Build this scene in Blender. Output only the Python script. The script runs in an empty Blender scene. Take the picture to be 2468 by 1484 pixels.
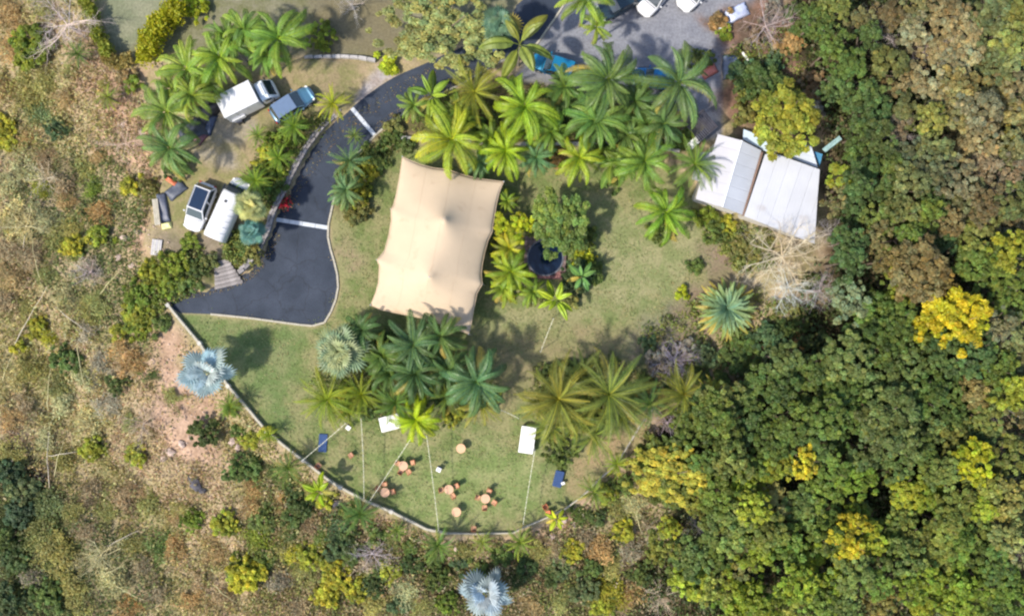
import bpy, math, random
import numpy as np
from mathutils import Vector, Matrix

# ---------------------------------------------------------------- camera, world, sun, exposure
SC = bpy.context.scene
H = 75.0                      # camera height above the plateau
K = 27.0                      # survey grid units per metre
CX, CY = 1234.0, 742.0
cam_d = bpy.data.cameras.new("camera")
cam = bpy.data.objects.new("camera", cam_d)
SC.collection.objects.link(cam)
cam.location = (0, 0, H)
cam_d.sensor_width = 36.0
cam_d.lens = 36.0 * H / (2468.0 / K)
cam_d.clip_start = 1.0
cam_d.clip_end = 2000.0
SC.camera = cam

SUN_AZ = (0.84, 0.54)         # direction in which shadows fall
SUN_EL = math.radians(50)
world = bpy.data.worlds.new("World")
SC.world = world
world.use_nodes = True
wn = world.node_tree
sky = wn.nodes.new("ShaderNodeTexSky")
sky.sky_type = 'NISHITA'
sky.sun_disc = False
sky.sun_elevation = SUN_EL
sky.sun_rotation = math.atan2(-SUN_AZ[0], -SUN_AZ[1])
sky.dust_density = 1.5
bg = wn.nodes["Background"]
bg.inputs["Strength"].default_value = 0.15
wn.links.new(sky.outputs[0], bg.inputs[0])

sun_d = bpy.data.lights.new("sun", 'SUN')
sun_d.energy = 3.7
sun_d.angle = math.radians(2.5)
sun_d.color = (1.0, 0.93, 0.80)
sun = bpy.data.objects.new("sun", sun_d)
SC.collection.objects.link(sun)
_n = math.hypot(*SUN_AZ)
sdir = Vector((SUN_AZ[0] / _n * math.cos(SUN_EL), SUN_AZ[1] / _n * math.cos(SUN_EL), -math.sin(SUN_EL)))
sun.rotation_euler = sdir.to_track_quat('-Z', 'Y').to_euler()
sun.location = (-60, -40, 80)

SC.view_settings.view_transform = 'Standard'
SC.view_settings.look = 'None'
SC.view_settings.gamma = 1.0
SC.view_settings.use_curve_mapping = False
SC.view_settings.exposure = 0.62
SC.render.engine = 'CYCLES'
SC.cycles.max_bounces = 6
SC.cycles.transparent_max_bounces = 6
SC.cycles.filter_width = 2.3

COL = SC.collection
RNG = np.random.default_rng(7)
random.seed(7)


# ---------------------------------------------------------------- helpers
def P(dx, dy, z=0.0):
    """survey grid -> world, for a point z metres above the plateau"""
    s = (1.0 - z / H) / K
    return ((dx - CX) * s, -(dy - CY) * s)


def link(name, me, parent=None, mat=None):
    o = bpy.data.objects.new(name, me)
    COL.objects.link(o)
    if parent is not None:
        o.parent = parent
    if mat is not None and me is not None and len(me.materials) == 0:
        me.materials.append(mat)
    return o


def tag(o, label=None, cat=None, group=None, kind=None):
    if label: o["label"] = label
    if cat: o["category"] = cat
    if group: o["group"] = group
    if kind: o["kind"] = kind
    return o


def empty(name, loc, rz=0.0, label=None, cat=None, group=None):
    o = bpy.data.objects.new(name, None)
    COL.objects.link(o)
    o.location = loc
    o.rotation_euler = (0, 0, rz)
    o.empty_display_size = 0.2
    tag(o, label, cat, group)
    return o


def np_mesh(name, V, F, tint=None, mat=None, smooth=False, extra=None):
    V = np.asarray(V, dtype=np.float32).reshape(-1, 3)
    me = bpy.data.meshes.new(name)
    if isinstance(F, np.ndarray) and F.ndim == 2:
        n, k = F.shape
        me.vertices.add(len(V))
        me.vertices.foreach_set("co", V.ravel())
        me.loops.add(n * k)
        me.loops.foreach_set("vertex_index", F.astype(np.int32).ravel())
        me.polygons.add(n)
        me.polygons.foreach_set("loop_start", np.arange(0, n * k, k, dtype=np.int32))
        me.update(calc_edges=True)
    else:
        me.from_pydata(V.tolist(), [], F)
    if tint is not None:
        a = me.attributes.new("tint", 'FLOAT_COLOR', 'POINT')
        c = np.ones((len(V), 4), dtype=np.float32)
        c[:, :3] = np.asarray(tint, dtype=np.float32).reshape(len(V), -1)
        a.data.foreach_set("color", c.ravel())
    if extra:
        for k_, v_ in extra.items():
            a = me.attributes.new(k_, 'FLOAT_COLOR', 'POINT')
            c = np.ones((len(V), 4), dtype=np.float32)
            c[:, :3] = v_
            a.data.foreach_set("color", c.ravel())
    if smooth:
        me.polygons.foreach_set("use_smooth", np.ones(len(me.polygons), dtype=bool))
    if mat: me.materials.append(mat)
    me.validate()
    return me


class MB:
    """collects simple solids into one mesh"""
    def __init__(s): s.v = []; s.f = []

    def add(s, V, F):
        b = len(s.v)
        s.v += [tuple(p) for p in V]
        s.f += [tuple(i + b for i in f) for f in F]
        return s

    def box(s, c, d, rz=0.0, bev=0.0):
        hx, hy, hz = d[0] / 2, d[1] / 2, d[2] / 2
        ca, sa = math.cos(rz), math.sin(rz)
        if bev <= 0:
            pts = [(-hx, -hy), (hx, -hy), (hx, hy), (-hx, hy)]
            rings = [(pts, -hz), (pts, hz)]
        else:
            b = min(bev, hx * .9, hy * .9, hz * .9)
            def ring(i):
                x, y, e = hx - i, hy - i, b
                return [(-x + e, -y), (x - e, -y), (x, -y + e), (x, y - e), (x - e, y), (-x + e, y), (-x, y - e), (-x, -y + e)]
            rings = [(ring(b * .6), -hz), (ring(0), -hz + b), (ring(0), hz - b), (ring(b * .6), hz)]
        n = len(rings[0][0])
        V = []
        for pts, z in rings:
            for x, y in pts:
                V.append((c[0] + x * ca - y * sa, c[1] + x * sa + y * ca, c[2] + z))
        F = [tuple(range(n))[::-1], tuple((len(rings) - 1) * n + i for i in range(n))]
        for r in range(len(rings) - 1):
            for i in range(n):
                F.append((r * n + i, r * n + (i + 1) % n, (r + 1) * n + (i + 1) % n, (r + 1) * n + i))
        return s.add(V, F)

    def cyl(s, p0, p1, r0, r1=None, n=8, cap=True):
        r1 = r0 if r1 is None else r1
        a, b = Vector(p0), Vector(p1)
        d = (b - a)
        if d.length < 1e-6: return s
        d.normalize()
        u = d.orthogonal().normalized(); w = d.cross(u)
        V = []
        for q, r in ((a, r0), (b, r1)):
            for i in range(n):
                t = 2 * math.pi * i / n
                V.append(q + (u * math.cos(t) + w * math.sin(t)) * r)
        F = [(i, (i + 1) % n, n + (i + 1) % n, n + i) for i in range(n)]
        if cap: F += [tuple(range(n))[::-1], tuple(range(n, 2 * n))]
        return s.add(V, F)

    def tube(s, pts, rads, n=6):
        for i in range(len(pts) - 1):
            s.cyl(pts[i], pts[i + 1], rads[i], rads[i + 1], n, cap=(i in (0, len(pts) - 2)))
        return s

    def disc(s, c, r, h, n=24, top_in=0.02):
        prof = [(r * .96, -h / 2), (r, -h / 2 + h * .25), (r, h / 2 - h * .25), (r - top_in, h / 2)]
        V = []
        for rr, z in prof:
            for i in range(n):
                t = 2 * math.pi * i / n
                V.append((c[0] + rr * math.cos(t), c[1] + rr * math.sin(t), c[2] + z))
        F = [tuple(range(n))[::-1], tuple(range(3 * n, 4 * n))]
        for k in range(3):
            for i in range(n):
                F.append((k * n + i, k * n + (i + 1) % n, (k + 1) * n + (i + 1) % n, (k + 1) * n + i))
        return s.add(V, F)

    def prism(s, pts, z0, z1):
        """pts: list of (x,y); z0/z1 numbers or functions of (x, y)"""
        n = len(pts)
        f0 = z0 if callable(z0) else (lambda x, y: z0)
        f1 = z1 if callable(z1) else (lambda x, y: z1)
        area = sum(pts[i][0] * pts[(i + 1) % n][1] - pts[(i + 1) % n][0] * pts[i][1] for i in range(n))
        if area < 0: pts = pts[::-1]
        V = [(x, y, f0(x, y)) for x, y in pts] + [(x, y, f1(x, y)) for x, y in pts]
        F = [tuple(range(n))[::-1], tuple(range(n, 2 * n))]
        F += [(i, (i + 1) % n, n + (i + 1) % n, n + i) for i in range(n)]
        return s.add(V, F)

    def mesh(s, name, mat=None, smooth=False):
        me = bpy.data.meshes.new(name)
        me.from_pydata(s.v, [], s.f)
        if mat: me.materials.append(mat)
        if smooth: me.polygons.foreach_set("use_smooth", np.ones(len(me.polygons), dtype=bool))
        me.validate(); me.update()
        return me

    def obj(s, name, mat, parent=None, smooth=False):
        return link(name, s.mesh(name, mat, smooth), parent)


# ---------------------------------------------------------------- materials
def new_mat(name):
    m = bpy.data.materials.new(name)
    m.use_nodes = True
    nt = m.node_tree
    b = nt.nodes["Principled BSDF"]
    return m, nt, b


def mat(name, col, rough=0.7, metal=0.0, var=0.12, scale=3.0, bump=0.0, bscale=20.0, objcol=False, coat=0.0, spec=0.5, dirt=None):
    m, nt, b = new_mat(name)
    N, L = nt.nodes, nt.links
    tc = N.new("ShaderNodeTexCoord")
    nz = N.new("ShaderNodeTexNoise"); nz.inputs["Scale"].default_value = scale; nz.inputs["Detail"].default_value = 5
    L.new(tc.outputs["Object"], nz.inputs["Vector"])
    rmp = N.new("ShaderNodeMapRange")
    rmp.inputs[1].default_value = 0.3; rmp.inputs[2].default_value = 0.7
    rmp.inputs[3].default_value = 1 - var; rmp.inputs[4].default_value = 1 + var
    L.new(nz.outputs[0], rmp.inputs[0])
    mul = N.new("ShaderNodeVectorMath"); mul.operation = 'SCALE'
    if objcol:
        oi = N.new("ShaderNodeObjectInfo"); L.new(oi.outputs["Color"], mul.inputs[0])
    else:
        mul.inputs[0].default_value = col
    L.new(rmp.outputs[0], mul.inputs["Scale"])
    src = mul.outputs[0]
    if dirt:
        n2 = N.new("ShaderNodeTexNoise"); n2.inputs["Scale"].default_value = dirt[1]; n2.inputs["Detail"].default_value = 8
        L.new(tc.outputs["Object"], n2.inputs["Vector"])
        r2 = N.new("ShaderNodeMapRange"); r2.inputs[1].default_value = dirt[2]; r2.inputs[2].default_value = dirt[2] + .18
        L.new(n2.outputs[0], r2.inputs[0])
        mx = N.new("ShaderNodeMix"); mx.data_type = 'RGBA'
        L.new(r2.outputs[0], mx.inputs[0]); L.new(src, mx.inputs[6]); mx.inputs[7].default_value = (*dirt[0], 1)
        src = mx.outputs[2]
    L.new(src, b.inputs["Base Color"])
    b.inputs["Roughness"].default_value = rough
    b.inputs["Metallic"].default_value = metal
    b.inputs["Coat Weight"].default_value = coat
    b.inputs["Specular IOR Level"].default_value = spec
    if bump > 0:
        nb = N.new("ShaderNodeTexNoise"); nb.inputs["Scale"].default_value = bscale; nb.inputs["Detail"].default_value = 4
        L.new(tc.outputs["Object"], nb.inputs["Vector"])
        bp = N.new("ShaderNodeBump"); bp.inputs["Strength"].default_value = bump; bp.inputs["Distance"].default_value = 0.05
        L.new(nb.outputs[0], bp.inputs["Height"]); L.new(bp.outputs[0], b.inputs["Normal"])
    return m


def leaf_mat(name, transl=0.36, rough=0.55):
    m, nt, b = new_mat(name)
    N, L = nt.nodes, nt.links
    oi = N.new("ShaderNodeObjectInfo")
    at = N.new("ShaderNodeAttribute"); at.attribute_name = "tint"
    mul = N.new("ShaderNodeVectorMath"); mul.operation = 'MULTIPLY'
    L.new(oi.outputs["Color"], mul.inputs[0]); L.new(at.outputs["Color"], mul.inputs[1])
    tc = N.new("ShaderNodeTexCoord")
    nz = N.new("ShaderNodeTexNoise"); nz.inputs["Scale"].default_value = 0.9; nz.inputs["Detail"].default_value = 3
    geo = N.new("ShaderNodeNewGeometry")
    L.new(geo.outputs["Position"], nz.inputs["Vector"])
    rm = N.new("ShaderNodeMapRange"); rm.inputs[1].default_value = .3; rm.inputs[2].default_value = .7
    rm.inputs[3].default_value = .8; rm.inputs[4].default_value = 1.25
    L.new(nz.outputs[0], rm.inputs[0])
    sc = N.new("ShaderNodeVectorMath"); sc.operation = 'SCALE'
    L.new(mul.outputs[0], sc.inputs[0]); L.new(rm.outputs[0], sc.inputs["Scale"])
    L.new(sc.outputs[0], b.inputs["Base Color"])
    b.inputs["Roughness"].default_value = rough
    b.inputs["Specular IOR Level"].default_value = 0.35
    tr = N.new("ShaderNodeBsdfTranslucent")
    L.new(sc.outputs[0], tr.inputs["Color"])
    mx = N.new("ShaderNodeMixShader"); mx.inputs[0].default_value = transl
    out = N["Material Output"]
    L.new(b.outputs[0], mx.inputs[1]); L.new(tr.outputs[0], mx.inputs[2]); L.new(mx.outputs[0], out.inputs["Surface"])
    return m


M_LEAF = leaf_mat("leaf")
M_FROND = leaf_mat("frond_leaf", 0.30, 0.45)
M_BARK = mat("bark", (0.16, 0.12, 0.085), 0.9, var=.3, scale=6, bump=.6)
M_PALMBARK = mat("palm_bark", (0.24, 0.21, 0.17), 0.9, var=.25, scale=8, bump=.5)
M_BAREWOOD = mat("bare_wood", (0.5, 0.42, 0.32), 0.85, var=.25, scale=2, objcol=True)
M_FABRIC = mat("canopy_fabric", (0.525, 0.41, 0.29), 0.85, var=.05, scale=.5, bump=.15, bscale=1.3, spec=.2, dirt=((.45, .34, .235), .9, .60))
M_STEEL = mat("galvanised_steel", (0.55, 0.55, 0.55), 0.4, .8)
M_ROPE = mat("cable_sheath", (0.62, 0.6, 0.45), 0.8)
M_BULB = mat("bulb_glass", (0.8, 0.78, 0.66), 0.25, spec=.6)
M_PAINT = mat("car_paint", (1, 1, 1), 0.28, .0, var=.03, objcol=True, coat=.8)
M_METALPAINT = mat("metallic_paint", (1, 1, 1), 0.32, .45, var=.04, objcol=True, coat=.8)
M_GLASS = mat("dark_glass", (0.02, 0.035, 0.045), 0.08, .0, var=.1, coat=1.0)
M_RUBBER = mat("tyre_rubber", (0.03, 0.03, 0.03), 0.85)
M_RIM = mat("alloy_rim", (0.5, 0.5, 0.5), 0.35, .8)
M_DARKPLASTIC = mat("dark_plastic", (0.03, 0.03, 0.035), 0.6)
M_LAMP = mat("lamp_lens", (0.75, 0.75, 0.72), 0.15)
M_REDLAMP = mat("rear_lamp_lens", (0.35, 0.02, 0.02), 0.2)
M_WHITE = mat("white_plastic", (0.80, 0.79, 0.78), 0.45, var=.05)
M_TERRA = mat("terracotta_plastic", (0.52, 0.2, 0.1), 0.6, var=.12, objcol=True)
M_NAVY = mat("navy_fabric", (0.03, 0.065, 0.17), 0.9, var=.15, scale=6, bump=.3)
M_ROOF = mat("roof_sheet_white", (0.72, 0.73, 0.77), 0.38, .0, var=.05, scale=.7, objcol=True, dirt=((.38, .34, .32), .55, .62))
M_WALL = mat("rendered_wall", (0.5, 0.47, 0.42), 0.9, var=.15, scale=1.5, bump=.2)
M_COPING = mat("coping_stone", (0.42, 0.385, 0.31), 0.85, var=.22, scale=2.2, bump=.3)
M_KERB = mat("pink_brick_edging", (0.46, 0.32, 0.26), 0.85, var=.25, scale=3, bump=.3)
M_STONE = mat("grey_stone", (0.27, 0.255, 0.26), 0.9, var=.3, scale=2.5, bump=.7, bscale=9, objcol=True)
M_CONC = mat("pale_concrete", (0.5, 0.53, 0.58), 0.85, var=.12, scale=3, bump=.2)
M_DECK = mat("brick_red_deck", (0.24, 0.12, 0.105), 0.8, var=.2, scale=4, objcol=True)
M_WOOD = mat("dark_timber", (0.07, 0.062, 0.065), 0.8, var=.3, scale=5, objcol=True)
M_BOARD = mat("whitewashed_board", (.5, .5, .5), 0.85, var=.2, scale=6, objcol=True)
M_TARP = mat("tarpaulin", (0.1, 0.11, 0.13), 0.5, var=.2, scale=3, bump=.5, bscale=4, objcol=True)
M_PETAL = mat("flower_petal", (0.6, 0.03, 0.06), 0.7, var=.2)
M_ROCK = mat("pale_rock", (0.45, 0.34, 0.27), 0.95, var=.3, scale=1.2, bump=.8, objcol=True)

# water
M_WATER, nt, b = new_mat("pond_water")
b.inputs["Base Color"].default_value = (0.006, 0.014, 0.035, 1)
b.inputs["Roughness"].default_value = 0.06
nz = nt.nodes.new("ShaderNodeTexNoise"); nz.inputs["Scale"].default_value = 5
bp = nt.nodes.new("ShaderNodeBump"); bp.inputs["Strength"].default_value = .12
nt.links.new(nz.outputs[0], bp.inputs["Height"]); nt.links.new(bp.outputs[0], b.inputs["Normal"])


def ground_mat():
    m, nt, b = new_mat("ground_cover")
    N, L = nt.nodes, nt.links
    a = N.new("ShaderNodeAttribute"); a.attribute_name = "tint"
    c = N.new("ShaderNodeAttribute"); c.attribute_name = "tint_b"
    geo = N.new("ShaderNodeNewGeometry")
    n1 = N.new("ShaderNodeTexNoise"); n1.inputs["Scale"].default_value = .55; n1.inputs["Detail"].default_value = 9; n1.inputs["Roughness"].default_value = .68
    L.new(geo.outputs["Position"], n1.inputs["Vector"])
    r1 = N.new("ShaderNodeMapRange"); r1.inputs[1].default_value = .43; r1.inputs[2].default_value = .58
    L.new(n1.outputs[0], r1.inputs[0])
    mx = N.new("ShaderNodeMix"); mx.data_type = 'RGBA'
    L.new(r1.outputs[0], mx.inputs[0]); L.new(a.outputs["Color"], mx.inputs[6]); L.new(c.outputs["Color"], mx.inputs[7])
    n2 = N.new("ShaderNodeTexNoise"); n2.inputs["Scale"].default_value = 4.5; n2.inputs["Detail"].default_value = 6
    n2.inputs["Roughness"].default_value = .7
    L.new(geo.outputs["Position"], n2.inputs["Vector"])
    r2 = N.new("ShaderNodeMapRange"); r2.inputs[1].default_value = .3; r2.inputs[2].default_value = .7
    r2.inputs[3].default_value = .60; r2.inputs[4].default_value = 1.06
    L.new(n2.outputs[0], r2.inputs[0])
    sc = N.new("ShaderNodeVectorMath"); sc.operation = 'SCALE'
    L.new(mx.outputs[2], sc.inputs[0]); L.new(r2.outputs[0], sc.inputs["Scale"])
    L.new(sc.outputs[0], b.inputs["Base Color"])
    b.inputs["Roughness"].default_value = 1.0
    b.inputs["Specular IOR Level"].default_value = .1
    bp = N.new("ShaderNodeBump"); bp.inputs["Strength"].default_value = .5; bp.inputs["Distance"].default_value = .08
    L.new(n2.outputs[0], bp.inputs["Height"]); L.new(bp.outputs[0], b.inputs["Normal"])
    return m


def asphalt_mat():
    m, nt, b = new_mat("asphalt")
    N, L = nt.nodes, nt.links
    geo = N.new("ShaderNodeNewGeometry")
    n1 = N.new("ShaderNodeTexNoise"); n1.inputs["Scale"].default_value = .35; n1.inputs["Detail"].default_value = 7
    n1.inputs["Roughness"].default_value = .6
    L.new(geo.outputs["Position"], n1.inputs["Vector"])
    cr = N.new("ShaderNodeValToRGB")
    cr.color_ramp.elements[0].position = .35; cr.color_ramp.elements[0].color = (.013, .021, .038, 1)
    cr.color_ramp.elements[1].position = .68; cr.color_ramp.elements[1].color = (.034, .045, .070, 1)
    L.new(n1.outputs[0], cr.inputs[0])
    n2 = N.new("ShaderNodeTexNoise"); n2.inputs["Scale"].default_value = 14; n2.inputs["Detail"].default_value = 3
    L.new(geo.outputs["Position"], n2.inputs["Vector"])
    r2 = N.new("ShaderNodeMapRange"); r2.inputs[1].default_value = .3; r2.inputs[2].default_value = .7
    r2.inputs[3].default_value = .75; r2.inputs[4].default_value = 1.3
    L.new(n2.outputs[0], r2.inputs[0])
    sc = N.new("ShaderNodeVectorMath"); sc.operation = 'SCALE'
    L.new(cr.outputs[0], sc.inputs[0]); L.new(r2.outputs[0], sc.inputs["Scale"])
    n3 = N.new("ShaderNodeTexNoise"); n3.inputs["Scale"].default_value = 1.6; n3.inputs["Detail"].default_value = 4
    L.new(geo.outputs["Position"], n3.inputs["Vector"])
    ad = N.new("ShaderNodeVectorMath"); ad.operation = 'MULTIPLY_ADD'; ad.inputs[1].default_value = (.8, .8, .8)
    L.new(n3.outputs["Color"], ad.inputs[0]); L.new(geo.outputs["Position"], ad.inputs[2])
    vo = N.new("ShaderNodeTexVoronoi"); vo.feature = 'DISTANCE_TO_EDGE'; vo.inputs["Scale"].default_value = .33
    L.new(ad.outputs[0], vo.inputs["Vector"])
    rv = N.new("ShaderNodeMapRange"); rv.inputs[1].default_value = 0; rv.inputs[2].default_value = .022
    rv.inputs[3].default_value = .62; rv.inputs[4].default_value = 1
    L.new(vo.outputs["Distance"], rv.inputs[0])
    s3 = N.new("ShaderNodeVectorMath"); s3.operation = 'SCALE'
    L.new(sc.outputs[0], s3.inputs[0]); L.new(rv.outputs[0], s3.inputs["Scale"])
    L.new(s3.outputs[0], b.inputs["Base Color"])
    b.inputs["Roughness"].default_value = .8
    bp = N.new("ShaderNodeBump"); bp.inputs["Strength"].default_value = .3; bp.inputs["Distance"].default_value = .02
    L.new(n2.outputs[0], bp.inputs["Height"]); L.new(bp.outputs[0], b.inputs["Normal"])
    return m


M_GROUND = ground_mat()
M_ASPHALT = asphalt_mat()

# ---------------------------------------------------------------- site outline (survey grid)
ROAD_L = [(1390, -60), (1260, 0), (1237, 34), (1211, 55), (1170, 88), (1067, 134), (1022, 155), (953, 185), (898, 220), (857, 252), (823, 278),
          (788, 306), (761, 343), (737, 381), (713, 426), (692, 471), (668, 518), (658, 556), (643, 585), (630, 611), (600, 649),
          (563, 676), (529, 688), (491, 695), (440, 705), (405, 735)]
ROAD_R = [(433, 754), (508, 757), (570, 763), (600, 766), (668, 775), (754, 785), (785, 775), (802, 741), (814, 707), (815, 680),
          (813, 660), (806, 631), (795, 594), (790, 565), (791, 545), (799, 508), (806, 477), (822, 430), (854, 381), (885, 347), (905, 326),
          (960, 282), (1012, 254), (1060, 228), (1110, 205), (1160, 175), (1210, 148), (1260, 128), (1290, 115), (1306, 89), (1350, 27), (1400, -60)]
PERIM = [(405, 735), (429, 765), (481, 827), (515, 878), (550, 930), (601, 989), (644, 1040), (689, 1077), (730, 1108), (792, 1156), (820, 1174),
         (885, 1208), (943, 1232), (1029, 1275), (1080, 1285), (1149, 1286), (1237, 1284), (1250, 1277), (1302, 1254), (1364, 1225), (1405, 1194),
         (1450, 1150), (1491, 1115), (1502, 1094), (1543, 1026), (1574, 985)]
PLATEAU = PERIM + [(1650, 960), (1760, 880), (1860, 760), (1985, 600), (1995, 330), (1900, 120), (1880, -80), (230, -80), (250, 130),
                   (380, 300), (380, 480), (350, 600), (400, 680)]
PARKING = [(882, 195), (880, 150), (740, 140), (560, 180), (450, 300), (395, 430), (350, 590), (400, 660), (495, 693), (560, 672), (600, 645),
           (632, 600), (650, 556), (662, 515), (687, 471), (708, 426), (733, 379), (757, 341), (785, 304), (820, 276), (850, 250)]


def wpoly(pts, z=0.0):
    return np.array([P(x, y, z) for x, y in pts])


def sdist(X, Y, poly):
    """signed distance (positive inside)"""
    n = len(poly)
    d2 = np.full(X.shape, 1e12); inside = np.zeros(X.shape, bool)
    for i in range(n):
        x0, y0 = poly[i]; x1, y1 = poly[(i + 1) % n]
        ex, ey = x1 - x0, y1 - y0
        t = np.clip(((X - x0) * ex + (Y - y0) * ey) / (ex * ex + ey * ey + 1e-9), 0, 1)
        d2 = np.minimum(d2, (X - x0 - t * ex) ** 2 + (Y - y0 - t * ey) ** 2)
        c = ((y0 > Y) != (y1 > Y))
        with np.errstate(divide='ignore', invalid='ignore'):
            xi = ex * (Y - y0) / (ey if abs(ey) > 1e-9 else 1e-9) + x0
        inside ^= c & (X < xi)
    d = np.sqrt(d2)
    return np.where(inside, d, -d)


def sstep(a, b, x):
    t = np.clip((x - a) / (b - a), 0, 1)
    return t * t * (3 - 2 * t)


_wr = np.random.default_rng(3)
def _waves(scale, n=14):
    ang = _wr.uniform(0, 2 * np.pi, n); k = scale * _wr.uniform(.6, 1.6, n); ph = _wr.uniform(0, 2 * np.pi, n)
    return k * np.cos(ang), k * np.sin(ang), ph
W1, W2, W3 = _waves(.35), _waves(1.1), _waves(3.0)
def wnoise(X, Y, W):
    r = np.zeros_like(X)
    for a, b_, c in zip(*W): r += np.sin(a * X + b_ * Y + c)
    return r / math.sqrt(len(W[0]))     # roughly -1.5..1.5


WPLAT, WPARK = wpoly(PLATEAU), wpoly(PARKING)
RAMP = P(890, 215)
STEPS_C = P(548, 664)


def gz(X, Y):
    X = np.asarray(X, float); Y = np.asarray(Y, float)
    d = -sdist(X, Y, WPLAT)
    out = sstep(0.15, 3.0, d)
    z = -out * 0.5 - 2.2 * sstep(1.0, 16.0, d) - 2.0 * sstep(14, 60, d)
    z = z + out * sstep(.8, 3, d) * (wnoise(X, Y, W1) * .28 + wnoise(X, Y, W2) * .09)
    pk = sdist(X, Y, WPARK)
    rr = np.hypot(X - RAMP[0], Y - RAMP[1])
    sd2 = np.hypot((X - STEPS_C[0]) / 1.25, (Y - STEPS_C[1]) / 1.0)
    z = z + 0.75 * sstep(-.25, .45, pk) * sstep(.8, 5.5, rr) * sstep(1.0, 1.55, sd2)
    return z


def gz1(x, y): return float(gz(np.array([x]), np.array([y]))[0])


def place(dx, dy, h=0.0):
    """foot point (x, y, ground z) of something whose centre, h metres above its foot, is seen at survey point (dx, dy)"""
    z = 0.0
    for _ in range(3):
        x, y = P(dx, dy, z + h)
        z = gz1(x, y)
    return x, y, z


# ---------------------------------------------------------------- ground sheet with its soil, lawn and gravel zones
xs = np.concatenate([-np.geomspace(900, 62, 22), np.arange(-60, 60.01, .42), np.geomspace(62, 900, 22)])
ys = np.concatenate([-np.geomspace(900, 46, 22), np.arange(-44, 44.01, .42), np.geomspace(46, 900, 22)])
GX, GY = np.meshgrid(xs, ys)
GZ = gz(GX, GY)
nA = wnoise(GX, GY, W1); nB = wnoise(GX, GY, W2); nC = wnoise(GX, GY, W3)
colA = np.zeros(GX.shape + (3,)); colB = colA.copy()


def zone(poly, a, b_, feather=.6, rough=.5, amount=1.0):
    global colA, colB
    d = sdist(GX, GY, wpoly(poly)) + nB * rough * .6 + nC * rough * .4
    w = (sstep(-feather, feather, d) * amount)[..., None]
    colA = colA * (1 - w) + np.array(a) * w
    colB = colB * (1 - w) + np.array(b_) * w


colA[:] = (.46, .35, .23); colB[:] = (.33, .28, .14)
zone([(-400, -400), (330, -400), (300, 900), (350, 1300), (600, 1900), (-400, 1900)], (.43, .335, .21), (.33, .29, .15), 4, 1)
# pale bare soil
for poly in ([(190, 130), (330, 190), (420, 330), (400, 420), (300, 420), (200, 330)], [(330, 490), (400, 520), (420, 600), (330, 640), (300, 560)],
             [(340, 800), (440, 790), (470, 930), (540, 1010), (520, 1150), (420, 1140), (360, 1080), (380, 960)],
             [(900, 1250), (1060, 1300), (1240, 1300), (1400, 1230), (1330, 1330), (1060, 1370), (930, 1330)],
             [(180, 0), (130, 60), (140, 110), (60, 40)]):
    zone(poly, (.56, .38, .27), (.38, .25, .17), 1.4, 1.3)
# forest floor
zone([(1850, -500), (1900, 120), (1985, 330), (2000, 600), (1960, 700), (1790, 900), (1600, 990), (1560, 1130), (1640, 1250), (1500, 1400), (1500, 2200), (4000, 2200), (4000, -500)],
     (.085, .055, .035), (.045, .05, .022), 1.5, 1.2)
zone([(-300, 1100), (20, 1080), (120, 1250), (190, 1480), (190, 2000), (-300, 2000)], (.06, .05, .03), (.04, .05, .02), 1.5, 1.2)
zone([(600, 1180), (900, 1290), (1300, 1350), (1500, 1300), (1500, 2000), (650, 2000)], (.15, .11, .06), (.09, .09, .04), 1.5, 1.2)
# plateau surfaces
zone([(240, -400), (900, -400), (1250, -400), (1250, 30), (1050, 135), (880, 150), (740, 130), (560, 150), (420, 130), (270, 140)], (.24, .225, .15), (.17, .17, .085), .5, .5)
zone([(700, -100), (950, -100), (1000, 140), (780, 130)], (.17, .14, .085), (.21, .17, .105), 1.5, 1, .7)
zone([(235, -100), (440, -100), (350, 90), (285, 130), (255, 110)], (.21, .225, .14), (.27, .27, .18), .3, .2)
zone(PARKING, (.34, .27, .155), (.235, .225, .095), .4, .3)
zone([(520, 240), (640, 300), (560, 400), (470, 390), (450, 320)], (.33, .30, .25), (.34, .28, .17), 1.0, .9, .8)
zone([(390, 560), (560, 560), (540, 640), (420, 660)], (.27, .22, .16), (.2, .17, .11), .8, .6)
zone([(862, 236), (900, 160), (945, 158), (955, 186), (900, 222), (865, 250)], (.42, .38, .37), (.36, .30, .27), .35, .4)
zone([(1300, 100), (1345, 20), (1400, -60), (1880, -60), (1850, 60), (1740, 130), (1740, 330), (1700, 340), (1500, 270), (1320, 210), (1230, 200)], (.27, .275, .31), (.225, .23, .265), .25, .15)
zone([(1700, 60), (1900, -50), (1960, 330), (1870, 350), (1740, 300), (1745, 120)], (.24, .14, .10), (.13, .09, .065), .8, .8)
# palm bed between the road and the gravel yard
zone([(905, 330), (960, 285), (1110, 210), (1230, 195), (1330, 200), (1520, 250), (1700, 300), (1690, 380), (1540, 345), (1200, 345), (1000, 335), (940, 345)],
     (.12, .095, .055), (.15, .14, .05), .5, .5)
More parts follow.
